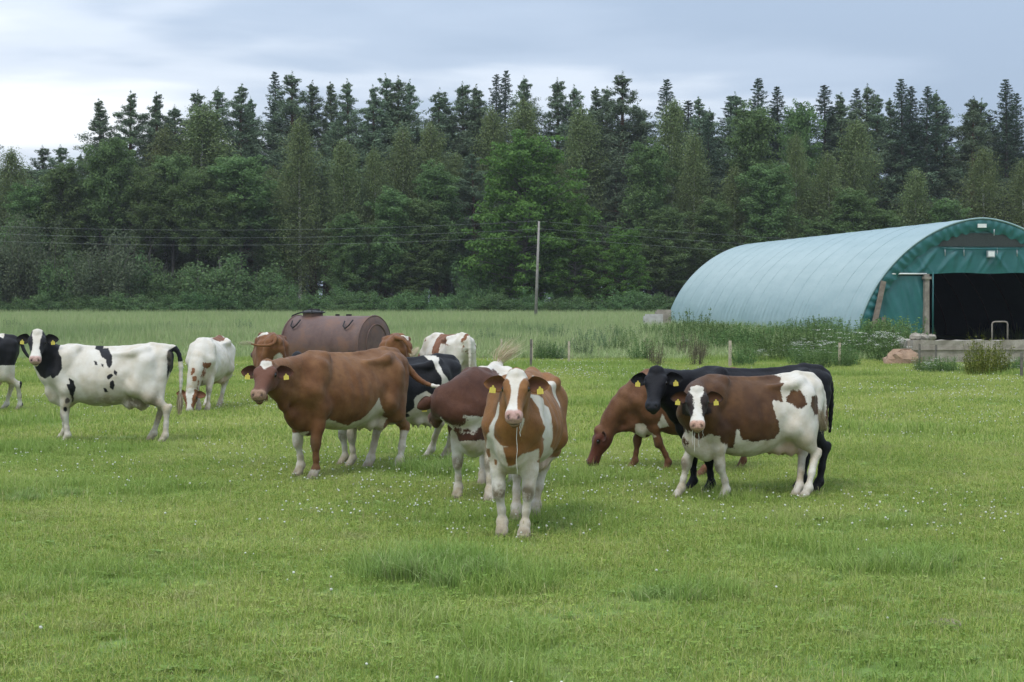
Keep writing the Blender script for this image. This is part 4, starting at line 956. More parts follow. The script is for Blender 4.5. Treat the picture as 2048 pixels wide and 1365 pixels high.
# ------------------------------------------------------------------ trees
def leaf_cards(C, Nn, size, asp, rng, tint, U=None):
    n = len(C); Nn = Nn / (np.linalg.norm(Nn, axis=1, keepdims=True) + 1e-9)
    ref = rng.normal(0, 1, (n, 3)); U = np.cross(Nn, ref) if U is None else U - Nn * (U * Nn).sum(1, keepdims=True); U /= np.linalg.norm(U, axis=1, keepdims=True) + 1e-9; Wv = np.cross(Nn, U)
    s = size[:, None]; V = np.stack([C + U * s, C + Wv * s * asp, C - U * s, C - Wv * s * asp], 1).reshape(-1, 3)
    F = np.arange(4 * n).reshape(n, 4); return V, F, np.repeat(tint, 4)
def bark(name, c1, c2, scale=8, zs=.3, spots=None):
    m, t, b = new_mat(name); oc = objc(t); mp = N(t, 'ShaderNodeMapping', inp={'Scale': (1, 1, zs)}); L(t, oc, mp.inputs[0])
    c = ramp(t, noise(t, mp.outputs[0], scale, 5, .65), [(.36, c1), (.64, c2)], 'LINEAR')
    if spots:
        mp2 = N(t, 'ShaderNodeMapping', inp={'Scale': (.6, .6, 2.2)}); L(t, oc, mp2.inputs[0]); c = mixc(t, ramp(t, noise(t, mp2.outputs[0], 2.4, 5, .7), [(.52, (0, 0, 0)), (.60, (1, 1, 1))], 'LINEAR'), c, spots)
    L(t, c, b.inputs['Base Color']); b.inputs['Roughness'].default_value = .9; return m
def leaf_mat(name, c1, c2, c3, trans=.40):
    m, t, b = new_mat(name); tn = attr(t, 'tint').outputs['Fac']; oi = N(t, 'ShaderNodeObjectInfo').outputs['Random']; oc = objc(t)
    f = math_node(t, 'ADD', math_node(t, 'MULTIPLY', tn, .6), math_node(t, 'MULTIPLY', noise(t, oc, .45, 3, .6), .4))
    c = ramp(t, f, [(.22, c1), (.5, c2), (.8, c3)], 'LINEAR')
    hsv = N(t, 'ShaderNodeHueSaturation'); L(t, c, hsv.inputs['Color'])
    L(t, math_node(t, 'ADD', .485, math_node(t, 'MULTIPLY', oi, .03)), hsv.inputs['Hue']); L(t, math_node(t, 'ADD', .82, math_node(t, 'MULTIPLY', oi, .36)), hsv.inputs['Value'])
    leafy_bsdf(t, hsv.outputs[0], b, trans, .65, .12); return m
bark_pine = bark('bark_pine', (.085, .050, .034), (.145, .082, .052)); bark_spruce = bark('bark_spruce', (.055, .046, .040), (.090, .078, .068))
bark_twig = bark('bark_twigs', (.060, .045, .038), (.10, .08, .07)); bark_birch = bark('bark_birch', (.52, .50, .46), (.64, .62, .58), 3, .3, (.045, .042, .040)); bark_grey = bark('bark_grey', (.075, .070, .060), (.135, .125, .108))
lf_birch = leaf_mat('leaves_birch', (0.111, 0.157, 0.057), (0.164, 0.212, 0.082), (0.234, 0.271, 0.118)); lf_maple = leaf_mat('leaves_maple', (0.060, 0.119, 0.022), (0.096, 0.173, 0.034), (0.141, 0.224, 0.054))
lf_aspen = leaf_mat('leaves_aspen', (0.078, 0.135, 0.045), (0.120, 0.190, 0.064), (0.177, 0.253, 0.099)); lf_pine = leaf_mat('needles_pine', (0.087, 0.134, 0.079), (0.127, 0.183, 0.103), (0.183, 0.240, 0.140), .12)
lf_spruce = leaf_mat('needles_spruce', (0.043, 0.078, 0.052), (0.068, 0.110, 0.069), (0.100, 0.153, 0.095), .08); lf_shrub = leaf_mat('leaves_shrub', (0.071, 0.138, 0.051), (0.110, 0.191, 0.069), (0.168, 0.258, 0.105))
lf_willow = leaf_mat('leaves_willow', (0.077, 0.108, 0.055), (0.110, 0.143, 0.075), (0.152, 0.182, 0.103))

def tree_proto(kind, seed, h, w, base, nb, nl, lsz):
    """returns (wood mesh, foliage mesh) of a tree standing at the origin"""
    rng = np.random.default_rng(seed); mb = MB(); mb2 = MB(); C = []; Nn = []; S_ = []; Tn = []; Ud = []
    bend = rng.normal(0, .012 * h, 2)
    def axis(t): return np.array([bend[0] * math.sin(t * 2.6), bend[1] * math.sin(t * 2.1 + .4), h * t])
    r0 = {'pine': .016, 'spruce': .013, 'birch': .0115, 'aspen': .012, 'maple': .018, 'shrub': .012}[kind] * h
    top = .97 if kind in ('pine', 'spruce', 'birch') else .86
    if kind != 'shrub':
        mb.tube([axis(t) for t in np.linspace(0, top, 10)], [r0 * (1.25 if k == 0 else 1) * (1 - .93 * t / top) + .012 for k, t in enumerate(np.linspace(0, top, 10))], 7)
    per = max(nl // nb, 1)
    for k in range(nb):
        u = (k + rng.random()) / nb; az = k * 2.39996 + rng.uniform(-.5, .5)
        if kind == 'spruce':
            t = base + (1 - base) * u ** .88; prof = (1 - t) / (1 - base); ln = w / 2 * (prof ** .60) * rng.uniform(.60, 1.12) + .12; rise = -.22 + .45 * (t - base) / (1 - base) + rng.normal(0, .06); curl = .12
        elif kind == 'pine':
            t = base + (.975 - base) * u ** .92; q = (t - base) / (1 - base); prof = (.7 + 1.0 * q) if q < .25 else (.95 - (q - .25) * 1.2); ln = w / 2 * max(prof, .05) * (rng.uniform(.35, 1.45) if rng.random() > .12 else .25); rise = .05 + .62 * q + rng.normal(0, .2); curl = .18
        elif kind == 'birch':
            t = base + (.97 - base) * u; q = (t - base) / (1 - base); prof = math.sin(math.pi * (q * .80 + .16)) ** .8; ln = w / 2 * prof * rng.uniform(.65, 1.15); rise = .55 + .4 * q + rng.normal(0, .15); curl = -.75
        elif kind == 'aspen':
            t = base + (.93 - base) * u; q = (t - base) / (1 - base); prof = math.sin(math.pi * (q * .74 + .20)) ** .7; ln = w / 2 * prof * rng.uniform(.7, 1.15); rise = .35 + .6 * q + rng.normal(0, .15); curl = 0
        elif kind == 'maple':
            t = base + (.88 - base) * u; q = (t - base) / (1 - base); prof = math.sin(math.pi * (q * .70 + .24)) ** .6; ln = w / 2 * prof * rng.uniform(.75, 1.12); rise = .12 + .75 * q + rng.normal(0, .12); curl = -.15
        else:
            t = .04; q = u; ln = h * rng.uniform(.55, 1.05); rise = rng.uniform(.45, 1.35); curl = -.15; prof = 1
        a0 = axis(t) if kind != 'shrub' else np.array([rng.normal(0, w * .12), rng.normal(0, w * .12), .05])
        d = np.array([math.cos(az) * math.cos(rise), math.sin(az) * math.cos(rise), math.sin(rise)])
        if kind == 'shrub': ln = min(ln, (w / 2) / max(math.cos(rise), .35), h / max(math.sin(rise), .3))
        P = [a0 + d * ln * s + np.array([0, 0, curl * ln * s * s * .5]) for s in np.linspace(0, 1, 5)]
        rb = max(.010, (.010 if kind in ('birch', 'spruce', 'shrub') else .016) * ln)
        (mb if kind == 'shrub' else mb2).tube(P, [rb * (1 - .8 * s) + .004 for s in np.linspace(0, 1, 5)], 4, False)
        n = max(5, int(per * (((.16 if kind in ('pine', 'spruce') else .35) + (1.75 if kind == 'pine' else 1.3) * ln / (w / 2)))))
        ct = rng.random()
        if kind == 'spruce':
            s = rng.uniform(.08, 1.03, n) ** .8; side = rng.normal(0, 1, n) * (.17 * ln * (1.05 - s) + .06); hang = -np.abs(rng.normal(0, .14, n)) * (1 if ln > .6 else .4)
            pd = np.array([-d[1], d[0], 0]); pd /= np.linalg.norm(pd) + 1e-9
            c = a0 + d * ln * s[:, None] + pd * side[:, None] + np.array([0, 0, 1.]) * (hang + curl * ln * s * s * .5)[:, None]; nr = np.array([0, 0, 1.]) + rng.normal(0, .55, (n, 3))
        else:
            ncl = {'pine': 7, 'birch': 5, 'aspen': 5, 'maple': 6, 'shrub': 4}[kind]; s0 = {'pine': .40, 'birch': .25, 'aspen': .3, 'maple': .35, 'shrub': .2}[kind]
            cs = rng.uniform(s0, 1.02, ncl); ci = rng.integers(0, ncl, n); s = cs[ci]
            spread = {'pine': (.09, .36), 'birch': (.13, .55), 'aspen': (.12, .42), 'maple': (.105, .46), 'shrub': (.12, .22)}[kind]
            sg = spread[0] * ln + spread[1] * .5 * (min(1, .25 + ln / 2.2) if kind == 'pine' else 1)
            off = rng.normal(0, 1, (ncl, 3)) * sg * .55
            c = a0 + d * ln * s[:, None] + np.array([0, 0, 1.]) * (curl * ln * s * s * .5)[:, None] + off[ci]
            g = rng.normal(0, 1, (n, 3)); g *= np.minimum(1, 1.7 / (np.linalg.norm(g, axis=1, keepdims=True) + 1e-6)); flat = {'pine': .7, 'birch': 1.7, 'aspen': .8, 'maple': .40, 'shrub': .9}[kind]
            g[:, 2] *= flat; c = c + g * sg * (.72 if kind == 'pine' else .62)
            if kind == 'birch': c[:, 2] -= np.abs(rng.normal(0, .75, n)) * (.4 + s)
            nr = g * np.array([1, 1, 1 / max(flat, .5)]) * .6 + np.array([0, 0, .75]) + rng.normal(0, .55, (n, 3))
        Ud.append((d if kind != 'birch' else np.array([0, 0, -1.4])) + np.array([0, 0, .5]) * (kind == 'pine') + rng.normal(0, .45, (n, 3))); C.append(c); Nn.append(nr); S_.append(lsz * rng.uniform(.6, 1.25, n)); Tn.append(np.clip(.25 * ct + .75 * rng.random(n), 0, 1))
    if kind in ('pine', 'spruce', 'birch', 'aspen'):                     # leader
        n = 70 if kind != 'spruce' else 70; tt = rng.uniform(.90, 1.0, n); c = np.array([axis(q) for q in tt]) + rng.normal(0, 1, (n, 3)) * ((1.01 - tt) * h * .085)[:, None] * np.array([1, 1, .6])
        Ud.append(np.array([0, 0, 1.]) + rng.normal(0, .7, (n, 3))); C.append(c); Nn.append(rng.normal(0, 1, (n, 3))); S_.append(lsz * .8 * np.ones(n)); Tn.append(rng.random(n))
    C, Nn, S_, Tn, Ud = map(np.concatenate, (C, Nn, S_, Tn, Ud)); asp = {'pine': .26, 'spruce': .34, 'birch': .55, 'aspen': .75, 'maple': .8, 'shrub': .7}[kind]
    low = C[:, 2] > .03; V, F, T = leaf_cards(C[low], Nn[low], S_[low], asp, rng, Tn[low], Ud[low] if kind in ('pine', 'spruce', 'birch') else None)
    return mb.mesh('trunk', True), np_mesh('crown', V, F, False, {'tint': T}), (mb2.mesh('branches', True) if mb2.v else None)
TK = {}
def mk(key, kind, bk, lf, seeds, *a):
    TK[key] = []
    for s in seeds:
        w_, f_, br_ = tree_proto(kind, s, *a); w_.materials.append(bk); f_.materials.append(lf); TK[key].append((w_, f_, a[0], a[1], br_))
        if br_: br_.materials.append(bark_twig if kind == 'birch' else bk)
#        key       kind      bark         leaves     seeds          h   w   base  nb   leaves size
mk('pine', 'pine', bark_pine, lf_pine, (1, 2, 3, 41), 26, 7.5, .30, 140, 34000, .14)
mk('spruce', 'spruce', bark_spruce, lf_spruce, (4, 5, 6), 26, 6.6, .05, 250, 28000, .125)
mk('birch', 'birch', bark_birch, lf_birch, (7, 8, 9), 22, 7.0, .16, 105, 22000, .105)
mk('aspen', 'aspen', bark_grey, lf_aspen, (10, 11), 19, 7.0, .24, 95, 23000, .112)
mk('aspen_high', 'aspen', bark_grey, lf_aspen, (31, 32), 19, 7.0, .46, 75, 19000, .112)
mk('maple', 'maple', bark_grey, lf_maple, (12, 13), 16, 10.0, .10, 110, 25000, .128)
mk('shrub', 'shrub', bark_grey, lf_shrub, (14, 15, 16), 2.7, 3.4, 0, 46, 6500, .075)
mk('willow', 'shrub', bark_grey, lf_willow, (17, 18), 8, 7.5, 0, 70, 12000, .11)
mk('bush', 'shrub', bark_grey, lf_shrub, (19, 20), 6, 7.5, 0, 70, 12000, .12)
rt = random.Random(21)
NAMES = {'pine': 'pine_tree', 'spruce': 'spruce_tree', 'birch': 'birch_tree', 'aspen': 'aspen_tree', 'aspen_high': 'aspen_tree', 'maple': 'maple_tree', 'shrub': 'shrub', 'willow': 'willow_bush', 'bush': 'bush'}
CATS = {'pine': 'pine', 'spruce': 'spruce', 'birch': 'birch', 'aspen': 'tree', 'aspen_high': 'tree', 'maple': 'tree', 'shrub': 'shrub', 'willow': 'bush', 'bush': 'bush'}
def plant(key, x, y, hh, ww, label, group, var=None):
    v = TK[key][rt.randrange(len(TK[key])) if var is None else var]; wd, fo, h0, w0, br_ = v
    o = empty(NAMES[key], (x, y, hgt(x, y) - .05), rt.uniform(0, 6.28)); o.scale = (ww / w0, ww / w0, hh / h0)
    link('trunk' if key not in ('shrub', 'willow', 'bush') else 'stems', wd, None, o); link('crown' if key not in ('shrub', 'willow', 'bush') else 'foliage', fo, None, o)
    if br_: link('branches', br_, None, o)
    return tag(o, label, CATS[key], group)
def px_tree(key, px, top, wpx, Y, label, group=None, var=None):
    """a tree whose trunk stands at pixel column px, distance Y, with its tip at pixel row top"""
    a = at(px, top, Y); ww = wpx / FPX * Y; g = hgt(a.x, Y); return plant(key, a.x, Y, (a.z - g) * 1.0, ww, label, group, var)
def lm(px):
    for lim, ph in ((110, 'behind the grey-green willow bush'), (270, 'behind the olive rounded bush'), (400, 'above the thin bare trunks'), (530, 'above the broad fresh green bush'), (640, 'above the hatch of the rusty tank'), (790, 'above the round end of the rusty tank'), (930, 'between the rusty tank and the utility pole'), (1060, 'behind the big bright broadleaf tree'), (1130, 'beside the big bright broadleaf tree'),
                    (1270, 'behind the small round light green tree'), (1380, 'behind the far end of the barn'), (1520, 'above the far half of the barn roof'), (1680, 'above the middle of the barn roof'), (1850, 'above the near half of the barn roof'), (1990, 'above the open front of the barn')):
        if px < lim: return ph
    return 'beyond the open front of the barn'
GP, GS, GB = 'tall pines along the skyline of the forest', 'dark spruces rising above the forest', 'birches along the forest front'
for px, top, w_, Y in [(120, 288, 95, 190), (192, 196, 105, 193), (262, 180, 105, 197), (312, 182, 110, 196), (350, 208, 100, 201), (398, 178, 95, 202), (440, 172, 105, 203), (490, 166, 115, 201), (585, 142, 120, 203), (628, 160, 100, 205), (656, 162, 90, 204), (692, 156, 95, 201),
                        (742, 168, 110, 200), (762, 147, 100, 203), (798, 150, 110, 201), (822, 158, 90, 205), (878, 172, 105, 200), (922, 162, 115, 203), (955, 168, 110, 202), (1046, 150, 100, 204), (1112, 154, 105, 203), (1150, 168, 100, 202), (1186, 172, 95, 204), (1217, 172, 110, 203), (1246, 142, 120, 199), (1275, 205, 100, 202),
                        (1392, 192, 95, 203), (1460, 184, 110, 203), (1682, 184, 105, 203), (1738, 166, 100, 204), (1762, 188, 100, 203), (1872, 180, 110, 205), (1950, 189, 105, 202), (1977, 194, 95, 205), (-60, 230, 120, 200), (2120, 190, 120, 202), (540, 300, 95, 194), (930, 300, 90, 192), (1230, 330, 90, 193), (1420, 330, 95, 195)]:
    px_tree('pine', px, top, w_ * 1.8, Y, 'tall blue-green pine with uneven crown ' + lm(px), 'skyline pines ' + lm(px))
for k in range(46):                                              # further pines between the tall ones
    px = 90 + k * 43 + rt.uniform(-25, 25); px_tree('pine' if px < 1300 or k % 2 else 'spruce', px, rt.uniform(185, 250) + (60 if px < 260 else 0), rt.uniform(130, 190), rt.uniform(205, 209), 'shorter conifer between the skyline trees ' + lm(px), 'shorter conifers ' + lm(px))
for px, top, w_, Y in [(546, 143, 85, 206), (995, 148, 80, 207), (1018, 141, 80, 209), (1338, 158, 95, 205), (1516, 156, 95, 204), (1547, 172, 85, 206), (1646, 171, 100, 203), (1716, 176, 80, 206), (1796, 158, 95, 202), (1826, 173, 85, 205), (1856, 173, 85, 203), (2006, 159, 95, 202), (2036, 186, 80, 205), (1420, 235, 70, 198), (1600, 205, 85, 208),
                        (2090, 170, 95, 204), (2160, 200, 95, 206), (-20, 330, 90, 204)]:
    px_tree('spruce', px, top, w_ * 1.6, Y, 'dark pointed spruce rising ' + lm(px), 'spruces ' + lm(px))
for px, top, w_, Y in [(25, 292, 130, 190), (420, 204, 200, 196), (330, 252, 140, 193), (600, 232, 125, 186), (688, 272, 120, 187), (745, 292, 105, 189), (805, 252, 125, 192), (862, 238, 115, 193), (985, 208, 125, 197), (1050, 192, 135, 199), (1160, 206, 135, 196), (1345, 192, 130, 198), (1390, 262, 105, 191), (1592, 262, 90, 190),
                        (1720, 232, 135, 195), (1830, 336, 120, 188), (1962, 292, 125, 188), (2040, 315, 105, 187), (1650, 300, 110, 191), (915, 300, 100, 194), (1110, 300, 110, 193), (540, 330, 100, 191), (-70, 300, 130, 188), (2130, 300, 130, 189), (1470, 330, 110, 189), (1580, 410, 90, 186)]:
    px_tree('birch', px, top, w_ * 1.1, Y, 'olive green birch with pale trunk ' + lm(px), 'birches ' + lm(px))
GA = 'dark leafy trees in the front of the forest'
for px, top, w_, Y in [(222, 290, 125, 186), (300, 345, 100, 184), (345, 310, 125, 187), (395, 345, 110, 184), (480, 312, 160, 186), (440, 380, 100, 183), (130, 330, 120, 186), (1500, 216, 130, 192), (1605, 210, 100, 199), (1530, 330, 130, 187), (1420, 400, 110, 185), (780, 380, 110, 185), (845, 400, 100, 185), (870, 330, 110, 188), (1700, 380, 120, 187), (1770, 420, 110, 186), (1890, 400, 110, 186), (60, 370, 120, 185), (2100, 420, 130, 185), (560, 420, 90, 186), (700, 430, 100, 184), (1640, 440, 110, 184)]:
    px_tree('aspen_high' if 210 < px < 500 else 'aspen', px, top, w_ * 1.15, Y, 'deep green leafy tree with upright crown ' + lm(px), 'leafy trees ' + lm(px))
px_tree('maple', 1042, 272, 245, 182, 'big bright green broadleaf tree behind the utility pole')
px_tree('maple', 1152, 398, 120, 180, 'bright green tree between big broadleaf tree and small round tree')
px_tree('maple', 1254, 456, 105, 178, 'small round light green tree near the far end of the barn')
px_tree('aspen', 1300, 288, 140, 187, 'tall dark green broadleaf tree above the small round light green tree')
px_tree('aspen', 1335, 418, 125, 183, 'green tree just behind the far end of the teal barn')
px_tree('aspen', 820, 505, 110, 184, 'low shaded broadleaf tree left of the utility pole')
GU = 'shaded understorey trees inside the forest'
for k in range(105):                                              # the shaded interior of the wood
    px = -150 + (k % 35) * 68 + 23 * (k // 35) + rt.uniform(-20, 20); px_tree('spruce' if k % 3 else 'aspen', px, rt.uniform(300, 430), rt.uniform(100, 140), rt.uniform(208, 216) + 13 * (k // 35), 'shaded inner forest tree ' + lm(px), 'shaded trees ' + lm(px))
for px, top, w_, Y, k in [(35, 418, 150, 177, 'willow'), (205, 462, 145, 176, 'willow'), (120, 500, 130, 176, 'bush'), (330, 515, 130, 177, 'bush'), (450, 503, 190, 176, 'bush'), (265, 500, 110, 178, 'bush'), (540, 545, 120, 177, 'bush'), (-60, 440, 150, 176, 'willow'), (950, 520, 90, 179, 'bush'), (690, 560, 100, 178, 'bush')]:
    lab = {35: 'grey-green willow bush at the left end of the forest edge', 205: 'olive rounded bush with brownish top before the dark trunks', 450: 'broad fresh green bush under the thin bare trunks', -60: 'grey-green willow at the outer end of the forest edge'}.get(px, 'dense green bush under the trees at the forest edge')
    px_tree(k, px, top, w_, Y, lab, 'bushes under the trees at the forest edge' if lab.startswith('dense') else None)
x = -66.0
while x < 66:
    hh = rt.uniform(1.9, 3.0); plant('shrub', x, 172.5 + rt.uniform(-.8, 1.2), hh, rt.uniform(3.0, 4.4), 'low green field-edge shrub ' + lm(1024 + x / 172.5 * FPX).replace('above', 'below the trees over').replace('behind', 'below').replace('beside', 'near'), 'field-edge shrubs ' + lm(1024 + x / 172.5 * FPX)); x += rt.uniform(1.5, 2.3)
# ------------------------------------------------------------------ polytunnel barn
def tarp_mat(name, c1, c2, rough, spec, wr=.25):
    m, t, b = new_mat(name); oc = objc(t); mp = N(t, 'ShaderNodeMapping', inp={'Scale': (1, .25, 1)}); L(t, oc, mp.inputs[0])
    c = ramp(t, noise(t, mp.outputs[0], 1.3, 6, .62), [(.34, c1), (.66, c2)], 'LINEAR')
    L(t, c, b.inputs['Base Color']); b.inputs['Roughness'].default_value = rough; b.inputs['Specular IOR Level'].default_value = spec
    bump(t, b, noise(t, oc, 3.5, 5, .6), wr, .05); return m
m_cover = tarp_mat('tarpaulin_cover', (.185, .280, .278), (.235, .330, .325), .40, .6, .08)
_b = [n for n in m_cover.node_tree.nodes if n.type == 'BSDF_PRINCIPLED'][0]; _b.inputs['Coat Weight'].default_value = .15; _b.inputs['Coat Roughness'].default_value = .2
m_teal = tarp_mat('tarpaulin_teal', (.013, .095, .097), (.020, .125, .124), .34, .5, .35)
m_net = simple_mat('vent_netting', (.030, .036, .034), (.050, .058, .055), 30, .9)
m_steel = simple_mat('galvanised_steel', (.34, .36, .37), (.46, .48, .49), 8, .45, .6, 60, .1)
m_post = simple_mat('weathered_post', (.17, .145, .12), (.28, .245, .205), 5, .9, 0, 24, .5, .02)
m_plank = simple_mat('grey_timber', (.155, .120, .095), (.25, .205, .165), 5, .9, 0, 30, .5, .02)
m_conc = simple_mat('concrete', (.21, .185, .145), (.35, .315, .26), 2.2, .95, 0, 18, .5, .03)
m_white = simple_mat('white_plate', (.62, .62, .60), (.72, .72, .70), 9, .5, 0, 40, 0)
m_pale = simple_mat('pale_concrete', (.34, .33, .30), (.46, .45, .42), 3, .9, 0, 20, .4)
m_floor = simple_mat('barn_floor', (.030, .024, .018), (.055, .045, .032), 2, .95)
m_dark = simple_mat('dark_rope', (.02, .02, .02), (.05, .05, .05), 9, .8, 0, 40, 0)

BF = at(1963, 606, 77.0); BB = at(1512, 606, 109.5)
ax = Vector((BB.x - BF.x, BB.y - BF.y, 0)); BL = ax.length + .0; ax.normalize(); cr = Vector((ax.y, -ax.x, 0))      # cr points to the right seen from the front
HW, BH, PE = 5.95, 5.75, 1.78
barn = empty('polytunnel_barn', (BF.x, BF.y, hgt(BF.x, BF.y) + .02), math.atan2(cr.y, cr.x))   # local x: to the right, local y: into the barn
tag(barn, 'long teal polytunnel barn with pale rounded roof and open front', 'barn')
def arch(u, hw=HW, h=BH):
    """u 0..1 from the left foot over the top to the right foot"""
    th = math.pi * (1 - u); c, s = math.cos(th), math.sin(th)
    r = (abs(c) ** PE + abs(s) ** PE) ** (-1 / PE); return (hw * r * c, h * r * s)
def barn_cover():
    nu, nl = 72, 230; rng = np.random.default_rng(2); V = []; ph = rng.uniform(0, 6.28, 8)
    for j in range(nl + 1):
        s = BL * j / nl
        for i_ in range(nu + 1):
            u = i_ / nu; x, z = arch(u); lowk = max(0, 1 - z / 3.2); sag = -.006 * math.sin(math.pi * s / 1.95) ** 2 * (1 - .3 * lowk)
            wr = .022 * lowk * (.35 + .65 * math.sin(s * .53 + ph[3]) ** 2) * (math.sin(s * 9.7 + ph[0] + 1.5 * math.sin(s * .8)) + .7 * math.sin(s * 5.9 + z * .8 + ph[1])) + .004 * math.sin(s * 2.3 + z * .9 + ph[2])
            k = 1 + (sag + wr) / math.hypot(x, z + .01) if z > .02 else 1
            V.append((x * k, s, max(z * k, 0) - .05))
    w = nu + 1; F = [(j * w + i_, j * w + i_ + 1, (j + 1) * w + i_ + 1, (j + 1) * w + i_) for j in range(nl) for i_ in range(nu)]
    o = link('roof_cover', np_mesh('roof_cover', np.array(V), np.array(F)), m_cover, barn)
    md = o.modifiers.new('thick', 'SOLIDIFY'); md.thickness = .02; md.offset = -1
    # added inner sheet, its colour darkened to hold the barn's inside shade
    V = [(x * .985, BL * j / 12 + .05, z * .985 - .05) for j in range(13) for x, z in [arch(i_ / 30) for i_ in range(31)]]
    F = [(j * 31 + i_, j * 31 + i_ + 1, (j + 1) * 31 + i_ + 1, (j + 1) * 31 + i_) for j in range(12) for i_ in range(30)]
    link('inner_shade_sheet', np_mesh('inner_shade_sheet', np.array(V), np.array(F)), m_inner_shade, barn)
m_inner_shade = tarp_mat('tarpaulin_inside_shade', (.010, .030, .030), (.016, .040, .040), .7, .2)  # tarpaulin teal taken near black: interior shade put into the colour
barn_cover()
# seams over the roof: thin raised bands at each hoop
for k in range(1, int(BL / 1.95) + 1):
    mb = MB(); s = 1.95 * k
    if s > BL: break
    mb.tube([(x * 1.001, s, z * 1.001 - .05) for x, z in [arch(i_ / 40) for i_ in range(41)]], .004, 5); mb.build('seam', m_cover, barn, True)
# gathered front hem
def hem():
    n = 420; V = []; F = []
    for i_ in range(n + 1):
        u = i_ / n; x, z = arch(u); x2, z2 = arch(u, HW - .62, BH - .62); wv = math.sin(i_ * .62 + 1.7 * math.sin(i_ * .11)); w2 = math.sin(i_ * .41 + 2 * math.sin(i_ * .07))
        for t_, off in ((0, 0), (.25, -.05 - .02 * wv), (.55, -.03 - .05 * wv), (.85, .02 - .04 * w2), (1.0, .06)):
            V.append((x + (x2 - x) * t_, off - .02, z + (z2 - z) * t_ - .05 + (.05 * w2 if t_ == 1 else 0)))
    F = [(i_ * 5 + k, i_ * 5 + k + 1, (i_ + 1) * 5 + k + 1, (i_ + 1) * 5 + k) for i_ in range(n) for k in range(4)]
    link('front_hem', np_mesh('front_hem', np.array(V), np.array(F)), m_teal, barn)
hem()
mb = MB(); mb.tube([(x * .998, -.06, z * .998 - .05) for x, z in [arch(i_ / 60) for i_ in range(61)]], .045, 6); mb.build('front_hoop', m_cover, barn, True)
POSTX, BARZ = -2.62, 3.18
def sheet(name, fx, nx, nz, mat, y0, folds):
    """hanging cloth: fx(u) gives x, zlow, zhigh; folds = [(x0, z0, slope, amp, width)]"""
    V = []
    for i_ in range(nx + 1):
        x, z0, z1 = fx(i_ / nx)
        for j in range(nz + 1):
            z = z0 + (z1 - z0) * j / nz; y = y0
            for (a, b_, sl, am, wd) in folds: y -= am * math.exp(-((x - a - sl * (z - b_)) / wd) ** 2) * min(1, 4 * (j / nz + .05)) * min(1, 4 * (1.02 - j / nz)) * smooth((4.45 - z) / .5)
            V.append((x, y, z))
    F = [(i_ * (nz + 1) + j, (i_ + 1) * (nz + 1) + j, (i_ + 1) * (nz + 1) + j + 1, i_ * (nz + 1) + j + 1) for i_ in range(nx) for j in range(nz)]
    return link(name, np_mesh(name, np.array(V), np.array(F)), mat, barn)
def inner_z(x):
    lo, hi = 0., .5
    for _ in range(40):
        m_ = (lo + hi) / 2
        if arch(m_, HW - .5, BH - .5)[0] < -abs(x): lo = m_
        else: hi = m_
    return arch(lo, HW - .5, BH - .5)[1] - .02
rf = random.Random(4)
fold_up = [(x_, BARZ, rf.uniform(-.9, .9), rf.uniform(.03, .08), rf.uniform(.06, .16)) for x_ in np.linspace(-3.6, 4.2, 26)]
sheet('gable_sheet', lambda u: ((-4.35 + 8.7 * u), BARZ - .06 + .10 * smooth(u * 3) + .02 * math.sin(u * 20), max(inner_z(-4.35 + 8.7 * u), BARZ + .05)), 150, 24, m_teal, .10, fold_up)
for sgn, nm in ((-1, 'side_sheet'), (1, 'side_sheet')):
    a, b_ = (-5.0, POSTX) if sgn < 0 else (-POSTX + .3, 5.0)
    fl = [(rf.uniform(a, b_), 1.5, rf.uniform(-.45, -.1) * -sgn, rf.uniform(.03, .09), rf.uniform(.08, .2)) for _ in range(9)]
    sheet(nm, lambda u: (a + (b_ - a) * u, .0, min(BARZ - .08, inner_z(a + (b_ - a) * u))), 50, 24, m_teal, .16, fl)
sheet('vent_panel', lambda u: (-2.05 + 4.1 * u, 4.42, min(inner_z(-2.05 + 4.1 * u) - .02, 5.02)), 40, 8, m_net, .05, [(-.6, 4.6, .1, .03, .3), (.5, 4.6, -.1, .03, .3)])
mb = MB(); mb.tube([(-4.5, .02, BARZ), (POSTX, .02, BARZ)], .04, 6); mb.build('crossbar', m_white, barn, True)
mb = MB(); mb.tube([(-1.9, .0, 4.33), (0, .0, 4.31), (1.9, .0, 4.33)], .03, 6); mb.build('curtain_rail', m_teal, barn, True)
for x_ in (POSTX - .02, -POSTX + .3):
    mb = MB(); mb.box((x_, .0, BARZ / 2), (.23, .22, BARZ), None, .92); mb.box((x_ + .01, -.02, BARZ - .18), (.34, .3, .12)); mb.build('post', m_post, barn)
mb = MB(); mb.tube([(POSTX + .34, .1, 0), (POSTX + .34, .1, BARZ + .1)], .035, 6); mb.build('door_pole', m_teal, barn, True)
for (x0, z0), (x1, z1), w_ in (((-5.35, .0), (-4.72, 2.85), .24), ((-4.85, 0), (-4.72, 1.25), .17)):
    mb = MB(); d = Vector((x1 - x0, 0, z1 - z0)); rot = Matrix.Rotation(math.atan2(d.x, d.z), 3, 'Y'); mb.box(((x0 + x1) / 2, -.16 if w_ > .2 else -.24, (z0 + z1) / 2), (w_, .06, d.length), rot); mb.build('leaning_plank', m_plank, barn)
mb = MB(); mb.box((.38, -.10, 4.08), (.36, .12, .30)); fl = mb.build('floodlight', m_steel, barn); mb = MB(); mb.box((.38, -.172, 4.08), (.29, .012, .22)); mb.build('lamp_glass', m_white, fl)
mb = MB(); mb.box((-.05, -.12, 5.35), (.42, .03, .17)); mb.build('name_plate', m_white, barn)
for x_ in (-1.75, -.85, .75, 1.7): 
    mb = MB(); mb.tube([(x_, .03, 4.36), (x_, .0, 3.98)], .022, 5); mb.build('hanger', m_steel, barn, True)
